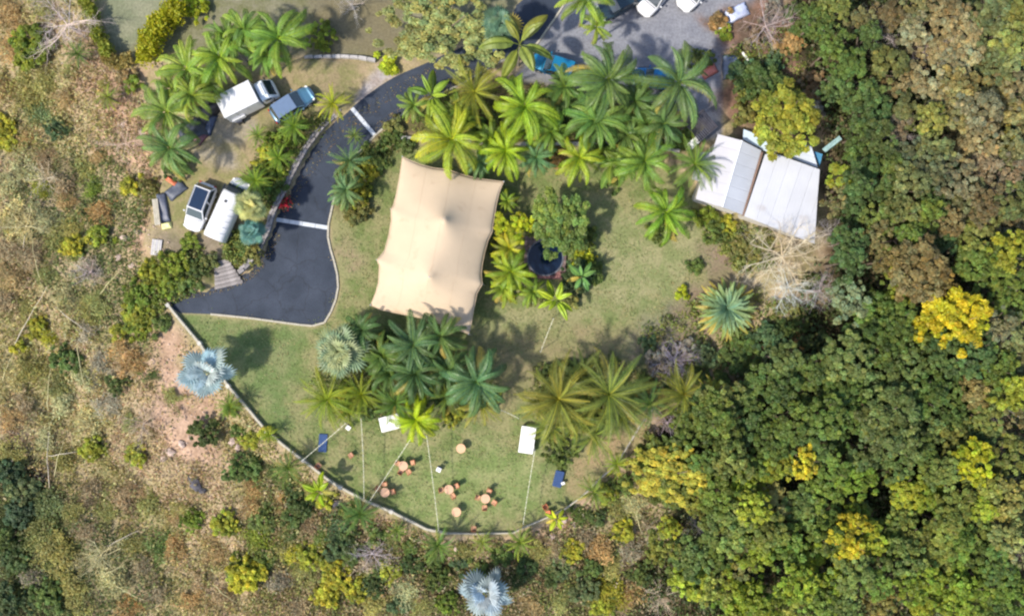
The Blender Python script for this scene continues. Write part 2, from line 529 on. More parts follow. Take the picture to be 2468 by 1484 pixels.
# lawns
LAWN = [(405, 735), (433, 756), (600, 768), (754, 787), (790, 775), (808, 741), (820, 700), (812, 631), (798, 580), (800, 520), (812, 477), (860, 385), (905, 340),
        (1000, 345), (1200, 350), (1540, 350), (1660, 430), (1700, 500), (1790, 530), (1830, 560), (1790, 620), (1690, 720), (1640, 790), (1560, 860), (1560, 940), (1574, 985)] + PERIM[::-1][1:]
zone(LAWN, (.165, .205, .072), (.275, .26, .125), .25, .12)
zone([(1140, 830), (1300, 790), (1560, 760), (1660, 700), (1740, 600), (1700, 520), (1450, 480), (1400, 700), (1150, 760)], (.22, .245, .105), (.31, .295, .155), 1.6, 1.2, .9)
zone([(1190, 830), (1300, 800), (1560, 780), (1520, 850), (1230, 960), (1180, 1030), (1130, 1000), (1180, 900)], (.31, .25, .145), (.24, .225, .11), 1.4, 1.2, .85)
zone([(440, 770), (740, 800), (700, 900), (700, 1040), (640, 1020), (500, 830)], (.135, .195, .07), (.20, .235, .10), 1.5, .8, .8)
zone([(900, 1080), (1300, 1080), (1300, 1230), (1080, 1270), (900, 1190)], (.19, .25, .085), (.28, .305, .13), 2.0, 1.2, .8)
zone([(1380, 1100), (1480, 1040), (1560, 990), (1500, 1090), (1440, 1150), (1370, 1180)], (.38, .27, .16), (.28, .24, .12), .8, .8, .9)
zone([(800, 540), (850, 560), (870, 640), (830, 660), (805, 600)], (.33, .25, .16), (.26, .26, .12), .8, .8, .8)
zone([(1550, 780), (1660, 720), (1690, 800), (1620, 880), (1540, 870)], (.17, .15, .14), (.19, .2, .13), 1.6, 1, .85)  # soft shadow lying on this lawn corner, painted into the ground colour
zone([(1760, 540), (1830, 560), (1760, 640), (1680, 740), (1640, 720), (1700, 630)], (.33, .24, .19), (.27, .21, .15), 1.0, .8, .8)
zone([(1560, 890), (1660, 700), (1700, 640), (1760, 560), (1830, 600), (1720, 760), (1700, 900), (1600, 940)], (.235, .165, .12), (.20, .17, .10), 1.4, 1.1, .75)
zone([(820, 400), (870, 390), (850, 470), (815, 520), (800, 480)], (.15, .095, .06), (.13, .11, .05), .6, .5, .8)

nx, ny = len(xs), len(ys)
idx = np.arange(nx * ny).reshape(ny, nx)
Q = np.stack([idx[:-1, :-1], idx[:-1, 1:], idx[1:, 1:], idx[1:, :-1]], -1).reshape(-1, 4)
me = np_mesh("terrain", np.stack([GX, GY, GZ], -1), Q, tint=colA.reshape(-1, 3), mat=M_GROUND, smooth=True, extra={"tint_b": colB.reshape(-1, 3)})
terrain = link("terrain", me)
tag(terrain, "lawn terrace, gravel yard and dry hillside soil around the driveway", kind="structure")


# ---------------------------------------------------------------- road and kerbs
def ribbon(path, w, z0, z1, name, m, parent=None, side=0.0):
    """a solid strip of width w along a path of world points"""
    pts = np.array(path, float)
    t = np.gradient(pts, axis=0); t /= np.linalg.norm(t, axis=1)[:, None] + 1e-9
    nrm = np.stack([-t[:, 1], t[:, 0]], 1)
    A = pts + nrm * (w / 2 + side); B = pts + nrm * (-w / 2 + side)
    mb = MB(); n = len(pts); V = []
    zf = (lambda v, i: v if not isinstance(v, (list, np.ndarray)) else v[i])
    for i in range(n):
        V += [(A[i][0], A[i][1], zf(z0, i)), (B[i][0], B[i][1], zf(z0, i)), (B[i][0], B[i][1], zf(z1, i)), (A[i][0], A[i][1], zf(z1, i))]
    F = []
    for i in range(n - 1):
        a, c = i * 4, (i + 1) * 4
        for k in range(4):
            F.append((a + k, a + (k + 1) % 4, c + (k + 1) % 4, c + k))
    F += [(0, 3, 2, 1), (n * 4 - 4, n * 4 - 3, n * 4 - 2, n * 4 - 1)]
    mb.add(V, F)
    return mb.obj(name, m, parent)


def smooth_path(pts, sub=4):
    """Catmull-Rom through the points"""
    p = [np.array(q, float) for q in pts]
    p = [2 * p[0] - p[1]] + p + [2 * p[-1] - p[-2]]
    out = []
    for i in range(1, len(p) - 2):
        for k in range(sub):
            t = k / sub
            out.append(.5 * ((2 * p[i]) + (-p[i - 1] + p[i + 1]) * t + (2 * p[i - 1] - 5 * p[i] + 4 * p[i + 1] - p[i + 2]) * t * t + (-p[i - 1] + 3 * p[i] - 3 * p[i + 1] + p[i + 2]) * t ** 3))
    out.append(p[-2])
    return out


rl = smooth_path([P(*q) for q in ROAD_L], 3); rr_ = smooth_path([P(*q) for q in ROAD_R], 3)
rp = [tuple(q) for q in rl] + [tuple(q) for q in rr_]
mb = MB()
mb.add([(x, y, .012) for x, y in rp], [tuple(range(len(rp)))])
import bmesh
bm = bmesh.new()
me = mb.mesh("road", M_ASPHALT)
bm.from_mesh(me); bmesh.ops.triangulate(bm, faces=bm.faces[:]); bmesh.ops.recalc_face_normals(bm, faces=bm.faces[:])
if bm.faces and sum(f.normal.z for f in bm.faces) < 0: bmesh.ops.reverse_faces(bm, faces=bm.faces[:])
bm.to_mesh(me); bm.free()
road = link("road", me); tag(road, "dark asphalt driveway curving down to a turning area", kind="structure")

kr = rr_[33:82]
n_k = 0
# brick edging along the lawn side, one kerb per short length
def cut_path(path, step):
    path = [np.array(p, float) for p in path]
    d = [0.0]
    for a, b2 in zip(path, path[1:]): d.append(d[-1] + np.linalg.norm(b2 - a))
    tot = d[-1]; n = max(1, int(round(tot / step)))
    res = []
    for i in range(n + 1):
        s = tot * i / n
        k = min(max(np.searchsorted(d, s) - 1, 0), len(path) - 2)
        t = (s - d[k]) / (d[k + 1] - d[k] + 1e-9)
        res.append(path[k] * (1 - t) + path[k + 1] * t)
    return res


kerb = empty("road_kerb", (0, 0, 0), 0, "pink brick kerb curving along the lawn side of the driveway", "kerb"); kerb["kind"] = "structure"
kp = cut_path([q for q in rr_[3:]], 1.15)
kmeshes = []
for i in range(len(kp) - 1):
    a, b2 = Vector((*kp[i], 0)), Vector((*kp[i + 1], 0))
    L_ = (b2 - a).length
    if a.y > 30: continue
    m_ = M_COPING if 420 < (a.x * K + CX) < 640 else M_KERB
    o = MB().box((0, 0, 0), (1, 1, 1), 0, .06).obj("kerb_stone", m_, kerb) if len(kmeshes) < 2 else link("kerb_stone", kmeshes[0 if m_ is M_COPING else 1], kerb)
    if len(kmeshes) < 2:
        kmeshes.append(o.data)
        if len(kmeshes) == 1 and m_ is not M_COPING: pass
    mid = (a + b2) / 2
    o.location = (mid.x, mid.y, .055); o.scale = (L_ - .015, .17, .13)
    o.rotation_euler = (0, 0, math.atan2(b2.y - a.y, b2.x - a.x))

# concrete drain strips across the road, each of four slabs
for (a, b2, lab) in (((848, 261), (904, 327), "pale concrete drain strip across the driveway beside the gravel pull-in"),
                     ((666, 529), (791, 549), "pale concrete drain strip across the driveway below the red flowers"),
                     ((1180, 101), (1207, 146), "pale concrete drain strip on the driveway beside the big sage tree")):
    pa, pb = Vector((*P(*a), 0)), Vector((*P(*b2), 0))
    d = pb - pa
    e = empty("drain_strip", ((pa + pb) / 2).to_tuple(), math.atan2(d.y, d.x), lab, "drain", "drain strips across the driveway")
    n = max(2, int(d.length / 1.1))
    for i in range(n):
        MB().box(((i + .5) / n * d.length - d.length / 2, 0, .025), (d.length / n - .03, .36, .04), 0, .01).obj("drain_slab", M_CONC, e)

# ---------------------------------------------------------------- stone retaining wall of the parking terrace
wall_path = [P(x, y) for x, y in [(584, 662), (600, 649), (630, 611), (645, 582), (658, 556), (668, 518), (692, 471), (713, 426), (737, 381), (761, 343), (788, 306), (823, 278)]]
# shift towards the terrace
def offset(path, d):
    pts = np.array(path, float); t = np.gradient(pts, axis=0); t /= np.linalg.norm(t, axis=1)[:, None]
    return pts + np.stack([-t[:, 1], t[:, 0]], 1) * d
wp = cut_path(offset(smooth_path(wall_path, 4), .24), .62)
rw = empty("retaining_wall", (0, 0, 0), 0, "grey stone retaining wall between the parking terrace and the driveway", "wall")
core = [tuple(p) for p in offset(smooth_path(wall_path, 4), .26)]
nC_ = len(core)
ribbon(core, .34, -.1, list(.74 * np.clip((nC_ - np.arange(nC_)) / (nC_ * .3), .25, 1)), "wall_core", M_STONE, rw).color = (.24, .22, .21, 1)
for row, off in enumerate((-.13, .13)):
    for i in range(len(wp) - 1):
        a, b2 = Vector((*wp[i], 0)), Vector((*wp[i + 1], 0))
        t = (b2 - a).normalized(); nn = Vector((-t.y, t.x, 0))
        mid = (a + b2) / 2 + nn * (off + random.uniform(-.015, .015)) + t * (.3 * row)
        hh = .74 * min(1, max(.25, (len(wp) - i) / (len(wp) * .3)))
        o = MB().box((0, 0, 0), ((b2 - a).length * random.uniform(.9, .97), .25, .16 + random.uniform(0, .05)), 0, .035).obj("stone", M_STONE, rw)
        o.location = (mid.x, mid.y, hh + .06); o.rotation_euler = (random.uniform(-.03, .03), 0, math.atan2(t.y, t.x) + random.uniform(-.04, .04))
        g = random.uniform(.75, 1.25); o.color = (.285 * g, .262 * g, .262 * g, 1)

# ---------------------------------------------------------------- perimeter wall of the lawn
pw = empty("perimeter_wall", (0, 0, 0), 0, "low pale perimeter wall curving round the foot of the lawn", "wall")
pp = [P(x, y, .3) for x, y in PERIM]
for i in range(len(pp) - 1):
    a, b2 = Vector((*pp[i], 0)), Vector((*pp[i + 1], 0))
    t = (b2 - a); L_ = t.length; an = math.atan2(t.y, t.x); mid = (a + b2) / 2
    w = .21 if i < 14 else .12
    hgt = .34 if i < 14 else .25
    MB().box((mid.x, mid.y, hgt / 2 - .4), (L_, w * .75, hgt + .8), an).obj("wall_segment", M_WALL, pw)
    n = max(1, int(L_ / .95))
    for k in range(n):
        c = a + t * ((k + .5) / n)
        o = MB().box((0, 0, 0), (L_ / n - .02, w, .07), 0, .015).obj("coping_slab", M_COPING, pw)
        o.location = (c.x, c.y, hgt + .037); o.rotation_euler = (0, 0, an + random.uniform(-.01, .01))
    if i % 2 == 0 and i < 14:
        MB().box((a.x, a.y, hgt / 2 - .1), (.34, .34, hgt + .45), an, .02).obj("pier", M_WALL, pw)

# garden walls
def low_wall(pts, w, h, lab, m=M_STONE, col=(.36, .34, .33, 1)):
    e = empty("garden_wall", (0, 0, 0), 0, lab, "wall")
    path = cut_path([P(x, y, h) for x, y in pts], .8)
    for i in range(len(path) - 1):
        a, b2 = Vector((*path[i], 0)), Vector((*path[i + 1], 0)); t = b2 - a; mid = (a + b2) / 2
        zb = gz1(mid.x, mid.y)
        o = MB().box((0, 0, 0), (t.length * .97, w * random.uniform(.9, 1.08), h + .2), 0, .03).obj("stone", m, e)
        o.location = (mid.x, mid.y, zb + h / 2 - .1 + random.uniform(-.02, .02)); o.rotation_euler = (0, 0, math.atan2(t.y, t.x))
        g = random.uniform(.8, 1.2); o.color = (col[0] * g, col[1] * g, col[2] * g, 1)
    return e
low_wall([(735, 141), (770, 137), (823, 135), (870, 138), (905, 145)], .3, .45, "grey garden wall along the bed above the blue-grey hatchback")
low_wall([(962, 331), (1060, 336), (1200, 345), (1320, 347), (1440, 344), (1560, 350), (1640, 362)], .3, .5, "long low wall running under the row of palms above the lawn")
low_wall([(1440, 250), (1460, 300), (1465, 345)], .28, .5, "short brown wall under the palms below the gravel yard", col=(.2, .15, .12, 1))

# steps down to the turning area
st = empty("stone_steps", (0, 0, 0), 0, "weathered grey steps between the dark shrub and the turning area", "steps")
c0 = Vector((*P(540, 628), 0)); c1 = Vector((*P(553, 690), 0))
sd_ = (c1 - c0); s_len = sd_.length; sn = sd_.normalized(); san = math.atan2(sn.y, sn.x)
for i in range(7):
    c = c0 + sd_ * ((i + .5) / 7)
    z = .80 - .11 * i
    o = MB().box((0, 0, 0), (s_len / 7 - .02, 1.35 + .2 * i, .45), 0, .02).obj("tread", M_STONE, st)
    o.location = (c.x, c.y, z - .225); o.rotation_euler = (0, 0, san + .02)
    g = 1.05 if i % 2 else .85
    o.color = (.26 * g, .235 * g, .23 * g, 1)

# ---------------------------------------------------------------- shade canopy
def B(q, z): return np.array([*P(q[0], q[1], z), z])
EZ = 2.7
top = [(970, 378), (990, 387), (1012, 396), (1045, 405), (1080, 409), (1115, 421), (1149, 430), (1182, 434), (1214, 438)]
right = [(1214, 438), (1204, 462), (1197, 490), (1192, 520), (1188, 544), (1187, 557), (1176, 580), (1168, 610), (1162, 640), (1160, 665), (1163, 684), (1150, 706), (1142, 745), (1137, 775), (1130, 805)]
left = [(970, 378), (963, 425), (955, 468), (948, 495), (942, 504), (943, 530), (937, 565), (927, 604), (908, 626), (914, 640), (912, 680), (905, 706), (893, 735)]
bot = [(893, 735), (920, 747), (958, 755), (1000, 763), (1040, 773), (1080, 786), (1105, 795), (1130, 805)]
def resample(pts, n):
    pts = [np.array(p, float) for p in pts]
    return np.array(cut_path(pts, sum(np.linalg.norm(b2 - a) for a, b2 in zip(pts, pts[1:])) / n))[: n + 1]
NU, NV = 44, 64
T_, B_, L_c, R_c = resample(top, NU), resample(bot, NU), resample(left, NV), resample(right, NV)
Vc = np.zeros((NV + 1, NU + 1, 3))
peaks = [((1072, 530), 1.9), ((1036, 668), 1.7)]
for j in range(NV + 1):
    v = j / NV
    for i in range(NU + 1):
        u = i / NU
        s = (1 - v) * T_[i] + v * B_[i] + (1 - u) * L_c[j] + u * R_c[j] - ((1 - u) * (1 - v) * T_[0] + u * (1 - v) * T_[-1] + (1 - u) * v * B_[0] + u * v * B_[-1])
        e = min(1, 4 * u * (1 - u)) * min(1, 4 * v * (1 - v))
        z = EZ + 1.1 * e ** .7
        for (pk, hp) in peaks:
            d = math.hypot(s[0] - pk[0], s[1] - pk[1]) / K
            z += hp * e * math.exp(-(d / 1.7) ** .8)
        # spikes lift the hem
        for (sx, sy) in ((942, 504), (908, 626), (1187, 557), (1163, 684), (1080, 409)):
            d = math.hypot(s[0] - sx, s[1] - sy) / K
            z += .22 * math.exp(-(d / .7) ** 1.0)
        x, y = P(s[0], s[1], z)
        Vc[j, i] = (x, y, z)
ii = np.arange((NU + 1) * (NV + 1)).reshape(NV + 1, NU + 1)
Qc = np.stack([ii[:-1, :-1], ii[1:, :-1], ii[1:, 1:], ii[:-1, 1:]], -1).reshape(-1, 4)
canopy = empty("shade_canopy", (*P(1060, 590), 0), 0, "large tan tensile shade canopy with two peaks over the lawn", "canopy")
coff = np.array([*P(1060, 590), 0.0])
fab = link("fabric_cover", np_mesh("fabric_cover", (Vc - coff).reshape(-1, 3), Qc, mat=M_FABRIC, smooth=True), canopy)
sm = fab.modifiers.new("thickness", 'SOLIDIFY'); sm.thickness = .015
for iu in (11, 22, 33):
    pts = [Vector(tuple(p - coff + np.array([0, 0, .008]))) for p in Vc[:, iu]]
    MB().tube(pts, [.007] * len(pts), 4).obj("seam", M_FABRIC, canopy)
# hem band
for nm, line in (("hem", Vc[0]), ("hem", Vc[-1]), ("hem", Vc[:, 0]), ("hem", Vc[:, -1])):
    pts = [Vector(tuple(p - coff)) for p in line]
    MB().tube(pts, [.028] * len(pts), 5).obj(nm, M_FABRIC, canopy)
for (sx, sy) in ((970, 378), (1214, 438), (1130, 805), (893, 735), (942, 504), (908, 626), (1187, 557), (1163, 684), (1080, 409)):
    x, y = P(sx, sy, EZ)
    ox = x + (x - coff[0]) * .03; oy = y + (y - coff[1]) * .02
    MB().cyl((ox - coff[0], oy - coff[1], -.05), (x - coff[0], y - coff[1], EZ + .12), .06, .05, 8).obj("edge_pole", M_STEEL, canopy)
for (pk, hp) in peaks:
    x, y = P(pk[0], pk[1], 4.4)
    MB().cyl((x - coff[0], y - coff[1], -.05), (x - coff[0], y - coff[1], EZ + 1.0 + hp * .8), .08, .06, 8).obj("mast", M_STEEL, canopy)

# ---------------------------------------------------------------- building with white sheet roofs
bl = empty("garden_building", (*P(1820, 450), 0), 0, "white-roofed garden building beside the forest edge", "building")
boff = P(1820, 450)
def loc(q, z): x, y = P(q[0], q[1], z); return (x - boff[0], y - boff[1])
def clip(poly, nx_, ny_, c, keep_ge=True):
    out = []
    n = len(poly)
    f = lambda p: (p[0] * nx_ + p[1] * ny_ - c) * (1 if keep_ge else -1)
    for i in range(n):
        a, b2 = poly[i], poly[(i + 1) % n]; fa, fb = f(a), f(b2)
        if fa >= 0: out.append(a)
        if (fa >= 0) != (fb >= 0):
            t = fa / (fa - fb); out.append((a[0] + (b2[0] - a[0]) * t, a[1] + (b2[1] - a[1]) * t))
    return out
def roof_sheets(poly, d, width, zf, parent, color, thick=.05, name="roof_sheet", gap=.015):
    """cut a roof plane into sheets whose long sides run along direction d"""
    n_ = (-d[1], d[0])
    cs = [p[0] * n_[0] + p[1] * n_[1] for p in poly]
    lo, hi = min(cs), max(cs); k = max(1, int(round((hi - lo) / width)))
    for i in range(k):
        a, b2 = lo + (hi - lo) * i / k + gap / 2, lo + (hi - lo) * (i + 1) / k - gap / 2
        q = clip(clip(poly, *n_, a, True), *n_, b2, False)
        if len(q) < 3: continue
        dz = random.uniform(0, .012)
        mb = MB().prism(q, lambda x, y: zf(x, y) - thick + dz, lambda x, y: zf(x, y) + dz)
        # raised seam along the sheet
        o = mb.obj(name, M_ROOF, parent)
        g = random.uniform(.955, 1.03)
        o.color = (color[0] * g, color[1] * g, color[2] * g, 1)
        c_ = (a + b2) / 2
        for frac in (.25, .5, .75):
            c_ = a + (b2 - a) * frac
            q2 = clip(clip(poly, *n_, c_ - .02, True), *n_, c_ + .02, False)
            if len(q2) >= 3:
                r = MB().prism(q2, lambda x, y: zf(x, y) + dz - .01, lambda x, y: zf(x, y) + dz + .012).obj("roof_rib", M_ROOF, o)
                r.color = o.color
ZR = 3.0
ridge_a, ridge_b = loc((1788, 339), 3.7), loc((1741, 499), 3.7)
rd = Vector((ridge_b[0] - ridge_a[0], ridge_b[1] - ridge_a[1], 0)).normalized()
rn = Vector((-rd.y, rd.x, 0))                   # points to the right-hand slope
def ridge_z(x, y):
    d = abs((x - ridge_a[0]) * rn.x + (y - ridge_a[1]) * rn.y)
    return 3.7 - d * .24
pl = [loc(q, 3.3) for q in ((1731, 323), (1788, 339), (1741, 499), (1718, 494), (1678, 479), (1689, 437), (1669, 430), (1678, 394), (1690, 366), (1717, 366))]
pl[1] = ridge_a; pl[2] = ridge_b
pr = [ridge_a, loc((1836, 362), 3.4), loc((1790, 517), 3.4), ridge_b]
acr = (rn.x, rn.y)
roof_sheets(pl, acr, 1.0, ridge_z, bl, (.47, .46, .49))
roof_sheets(pr, acr, 1.0, ridge_z, bl, (.425, .445, .49))
# ridge cap
MB().tube([Vector((ridge_a[0], ridge_a[1], 3.72)), Vector((ridge_b[0], ridge_b[1], 3.72))], [.07, .07], 6).obj("ridge_cap", M_ROOF, bl).color = (.8, .8, .84, 1)
p2 = [loc(q, 3.5) for q in ((1841, 374), (1863, 371), (1973, 410), (1969, 470), (1963, 588), (1793, 521))]
o_ = p2[0]
def z2(x, y): return 3.25 + .02 * (y - o_[1])
dirR = Vector((p2[5][0] - p2[0][0], p2[5][1] - p2[0][1], 0)).normalized()
roof_sheets(p2, (dirR.x, dirR.y), 1.15, lambda x, y: 3.62 + .035 * (y - p2[5][1]), bl, (.475, .48, .51))
# rusty gutter between the two roofs
ga, gb = loc((1838, 366), 3.35), loc((1791, 520), 3.35)
MB().box(((ga[0] + gb[0]) / 2, (ga[1] + gb[1]) / 2, 3.2), (math.dist(ga, gb), .2, .09), math.atan2(gb[1] - ga[1], gb[0] - ga[0]), .02).obj("gutter", M_DECK, bl).color = (.2, .13, .1, 1)
# rear lean-to roofs
p3 = [loc(q, 2.7) for q in ((1792, 312), (1845, 333), (1870, 375), (1838, 362), (1790, 336))]
roof_sheets(p3, acr, 1.0, lambda x, y: 2.75, bl, (.52, .62, .7), name="leanto_sheet")
p4 = [loc(q, 2.9) for q in ((1900, 345), (1955, 353), (1971, 405), (1900, 378))]
roof_sheets(p4, acr, 1.0, lambda x, y: 2.95, bl, (.56, .6, .66), name="leanto_sheet")
p5 = [loc(q, 2.4) for q in ((1961, 365), (1982, 372), (1975, 402))]
MB().prism(p5, 2.38, 2.43).obj("blue_panel", M_TARP, bl).color = (.07, .25, .42, 1)
# walls under the roofs, inset from the eaves
def inset(poly, f):
    cx_, cy_ = sum(p[0] for p in poly) / len(poly), sum(p[1] for p in poly) / len(poly)
    return [(cx_ + (p[0] - cx_) * f, cy_ + (p[1] - cy_) * f) for p in poly]
def walls(poly, h, parent):
    n = len(poly)
    for i in range(n):
        a, b2 = Vector((*poly[i], 0)), Vector((*poly[(i + 1) % n], 0)); t = b2 - a
        if t.length < .4: continue
        mid = (a + b2) / 2
        MB().box((mid.x, mid.y, h / 2 - .3), (t.length - .12, .12, h + .6), math.atan2(t.y, t.x)).obj("wall", M_WALL, parent)
walls(inset([loc(q, 3.3) for q in ((1733, 330), (1834, 364), (1789, 512), (1682, 474))], .93), 2.75, bl)
walls(inset([loc(q, 3.3) for q in ((1845, 378), (1968, 412), (1958, 575), (1797, 516))], .94), 3.3, bl)
# door and window on the lawn face
fa, fb = Vector((*loc((1799, 514), 3.3), 0)), Vector((*loc((1955, 566), 3.3), 0)); ft = (fb - fa)
fang = math.atan2(ft.y, ft.x); fn = Vector((math.sin(fang), -math.cos(fang), 0))
for frac, nm, sz, zc in ((.25, "door", (.95, .07, 2.05), 1.02), (.6, "window", (1.3, .07, 1.0), 1.5)):
    c = fa + ft * frac + fn * -.12
    f = MB().box((c.x, c.y, zc), sz, fang, .01).obj(nm, M_WHITE if nm == "window" else M_WOOD, bl); f.color = (.2, .13, .09, 1)

# dark slatted pergola
pgc = P(1690, 303, 2.4)
pg = empty("slatted_pergola", (*pgc, 0), math.radians(40), "black slatted pergola behind the white-roofed building", "pergola")
Wp, Dp = 1.9, 1.75
for sx in (-1, 1):
    for sy in (-1, 1):
        MB().box((sx * Wp / 2, sy * Dp / 2, 1.15), (.1, .1, 2.3)).obj("post", M_WOOD, pg).color = (.05, .045, .05, 1)
for sy in (-1, 1):
    MB().box((0, sy * Dp / 2, 2.35), (Wp + .3, .08, .12)).obj("beam", M_WOOD, pg).color = (.05, .045, .05, 1)
for i in range(11):
    MB().box((-Wp / 2 + Wp * i / 10, 0, 2.45), (.1, Dp + .3, .06)).obj("slat", M_WOOD, pg).color = (.06, .055, .07, 1)
wsx, wsy = P(1684, 334, 2.2)
ws = empty("awning_sheet", (wsx, wsy, 0), math.radians(42), "grey-white awning strip beside the black pergola", "awning")
MB().box((0, 0, 2.2), (2.3, .62, .05), 0, .02).obj("sheet", M_WHITE, ws)
for sx in (-1, 1): MB().box((sx * 1.05, 0, 1.07), (.06, .06, 2.16)).obj("post", M_STEEL, ws)

# ---------------------------------------------------------------- round pond in its square deck
pc = P(1314, 621, .3)
pd = empty("garden_pond", (*pc, 0), math.radians(-2), "round dark pond in a square brick surround beside the lime tree", "pond")
PR = 1.52
# surround of bricks laid round the basin
nb_ = 0
for i in range(-5, 6):
    for j in range(-5, 6):
        x, y = i * .34, j * .34
        if max(abs(x), abs(y)) > 1.95 or math.hypot(x, y) < PR + .12: continue
        g = random.uniform(.75, 1.2)
        o = MB().box((0, 0, 0), (.32, .32, .3), 0, .012).obj("brick", M_DECK, pd)
        o.location = (x, y, .15 + random.uniform(-.006, .006)); o.color = ((.27 if j < -3 else .17) * g, .12 * g, .115 * g, 1)
ring = MB()
nseg = 40; V = []; F = []
for (r, z) in ((PR + .12, 0), (PR + .12, .36), (PR, .36), (PR, .02)):
    for i in range(nseg):
        t = 2 * math.pi * i / nseg; V.append((r * math.cos(t), r * math.sin(t), z))
for k in range(3):
    for i in range(nseg): F.append((k * nseg + i, k * nseg + (i + 1) % nseg, (k + 1) * nseg + (i + 1) % nseg, (k + 1) * nseg + i))
ring.add(V, F).obj("rim", M_STONE, pd).color = (.12, .13, .16, 1)
MB().disc((0, 0, .26), PR + .01, .03, 40, .001).obj("water", M_WATER, pd)


# ---------------------------------------------------------------- vehicles
def loft(stations, nsec=14, pw_=3.2):
    """stations: (x, halfwidth, z0, z1) -> verts/faces with rounded sections"""
    V, F = [], []
    for (x, w, z0, z1) in stations:
        cz, hz = (z0 + z1) / 2, (z1 - z0) / 2
        for i in range(nsec):
            t = 2 * math.pi * i / nsec
            c, s = math.cos(t), math.sin(t)
            V.append((x, w * math.copysign(abs(c) ** (2 / pw_), c), cz + hz * math.copysign(abs(s) ** (2 / pw_), s)))
    n = len(stations)
    for k in range(n - 1):
        for i in range(nsec):
            F.append((k * nsec + i, k * nsec + (i + 1) % nsec, (k + 1) * nsec + (i + 1) % nsec, (k + 1) * nsec + i))
    F.append(tuple(range(nsec))); F.append(tuple(range((n - 1) * nsec, n * nsec))[::-1])
    return V, F


def frustum(b0, b1, t0, t1, wb, wt, zb, zt):
    """cabin solid: bottom x b0..b1 half width wb at zb, top x t0..t1 half width wt at zt"""
    V = [(b0, -wb, zb), (b1, -wb, zb), (b1, wb, zb), (b0, wb, zb), (t0, -wt, zt), (t1, -wt, zt), (t1, wt, zt), (t0, wt, zt)]
    F = [(0, 3, 2, 1), (4, 5, 6, 7), (0, 1, 5, 4), (1, 2, 6, 5), (2, 3, 7, 6), (3, 0, 4, 7)]
    return V, F


def pane(mbq, q, th=.012, inset_=.06, lo=0, hi=1):
    """a thin pane sitting proud of quad q (4 points, outward CCW)"""
    q = [Vector(p) for p in q]
    c = sum(q, Vector()) / 4
    n = (q[1] - q[0]).cross(q[3] - q[0]).normalized()
    r = [c + (p - c) * (1 - inset_ * 2) + n * .003 for p in q]
    V = r + [p + n * th for p in r]
    F = [(3, 2, 1, 0), (4, 5, 6, 7)] + [(i, (i + 1) % 4, 4 + (i + 1) % 4, 4 + i) for i in range(4)]
    return mbq.add(V, F)


def wheels(e, xs_, y, r=.33, w=.22):
    for x in xs_:
        for s in (-1, 1):
            t = MB().cyl((0, -w / 2, 0), (0, w / 2, 0), r, r, 18).obj("tyre", M_RUBBER)
            wl = bpy.data.objects.new("wheel", None); COL.objects.link(wl); wl.parent = e; wl.location = (x, s * y, r)
            t.parent = wl
            MB().cyl((0, s * (w / 2 - .02), 0), (0, s * (w / 2 + .012), 0), r * .62, r * .58, 12).obj("rim", M_RIM, wl)


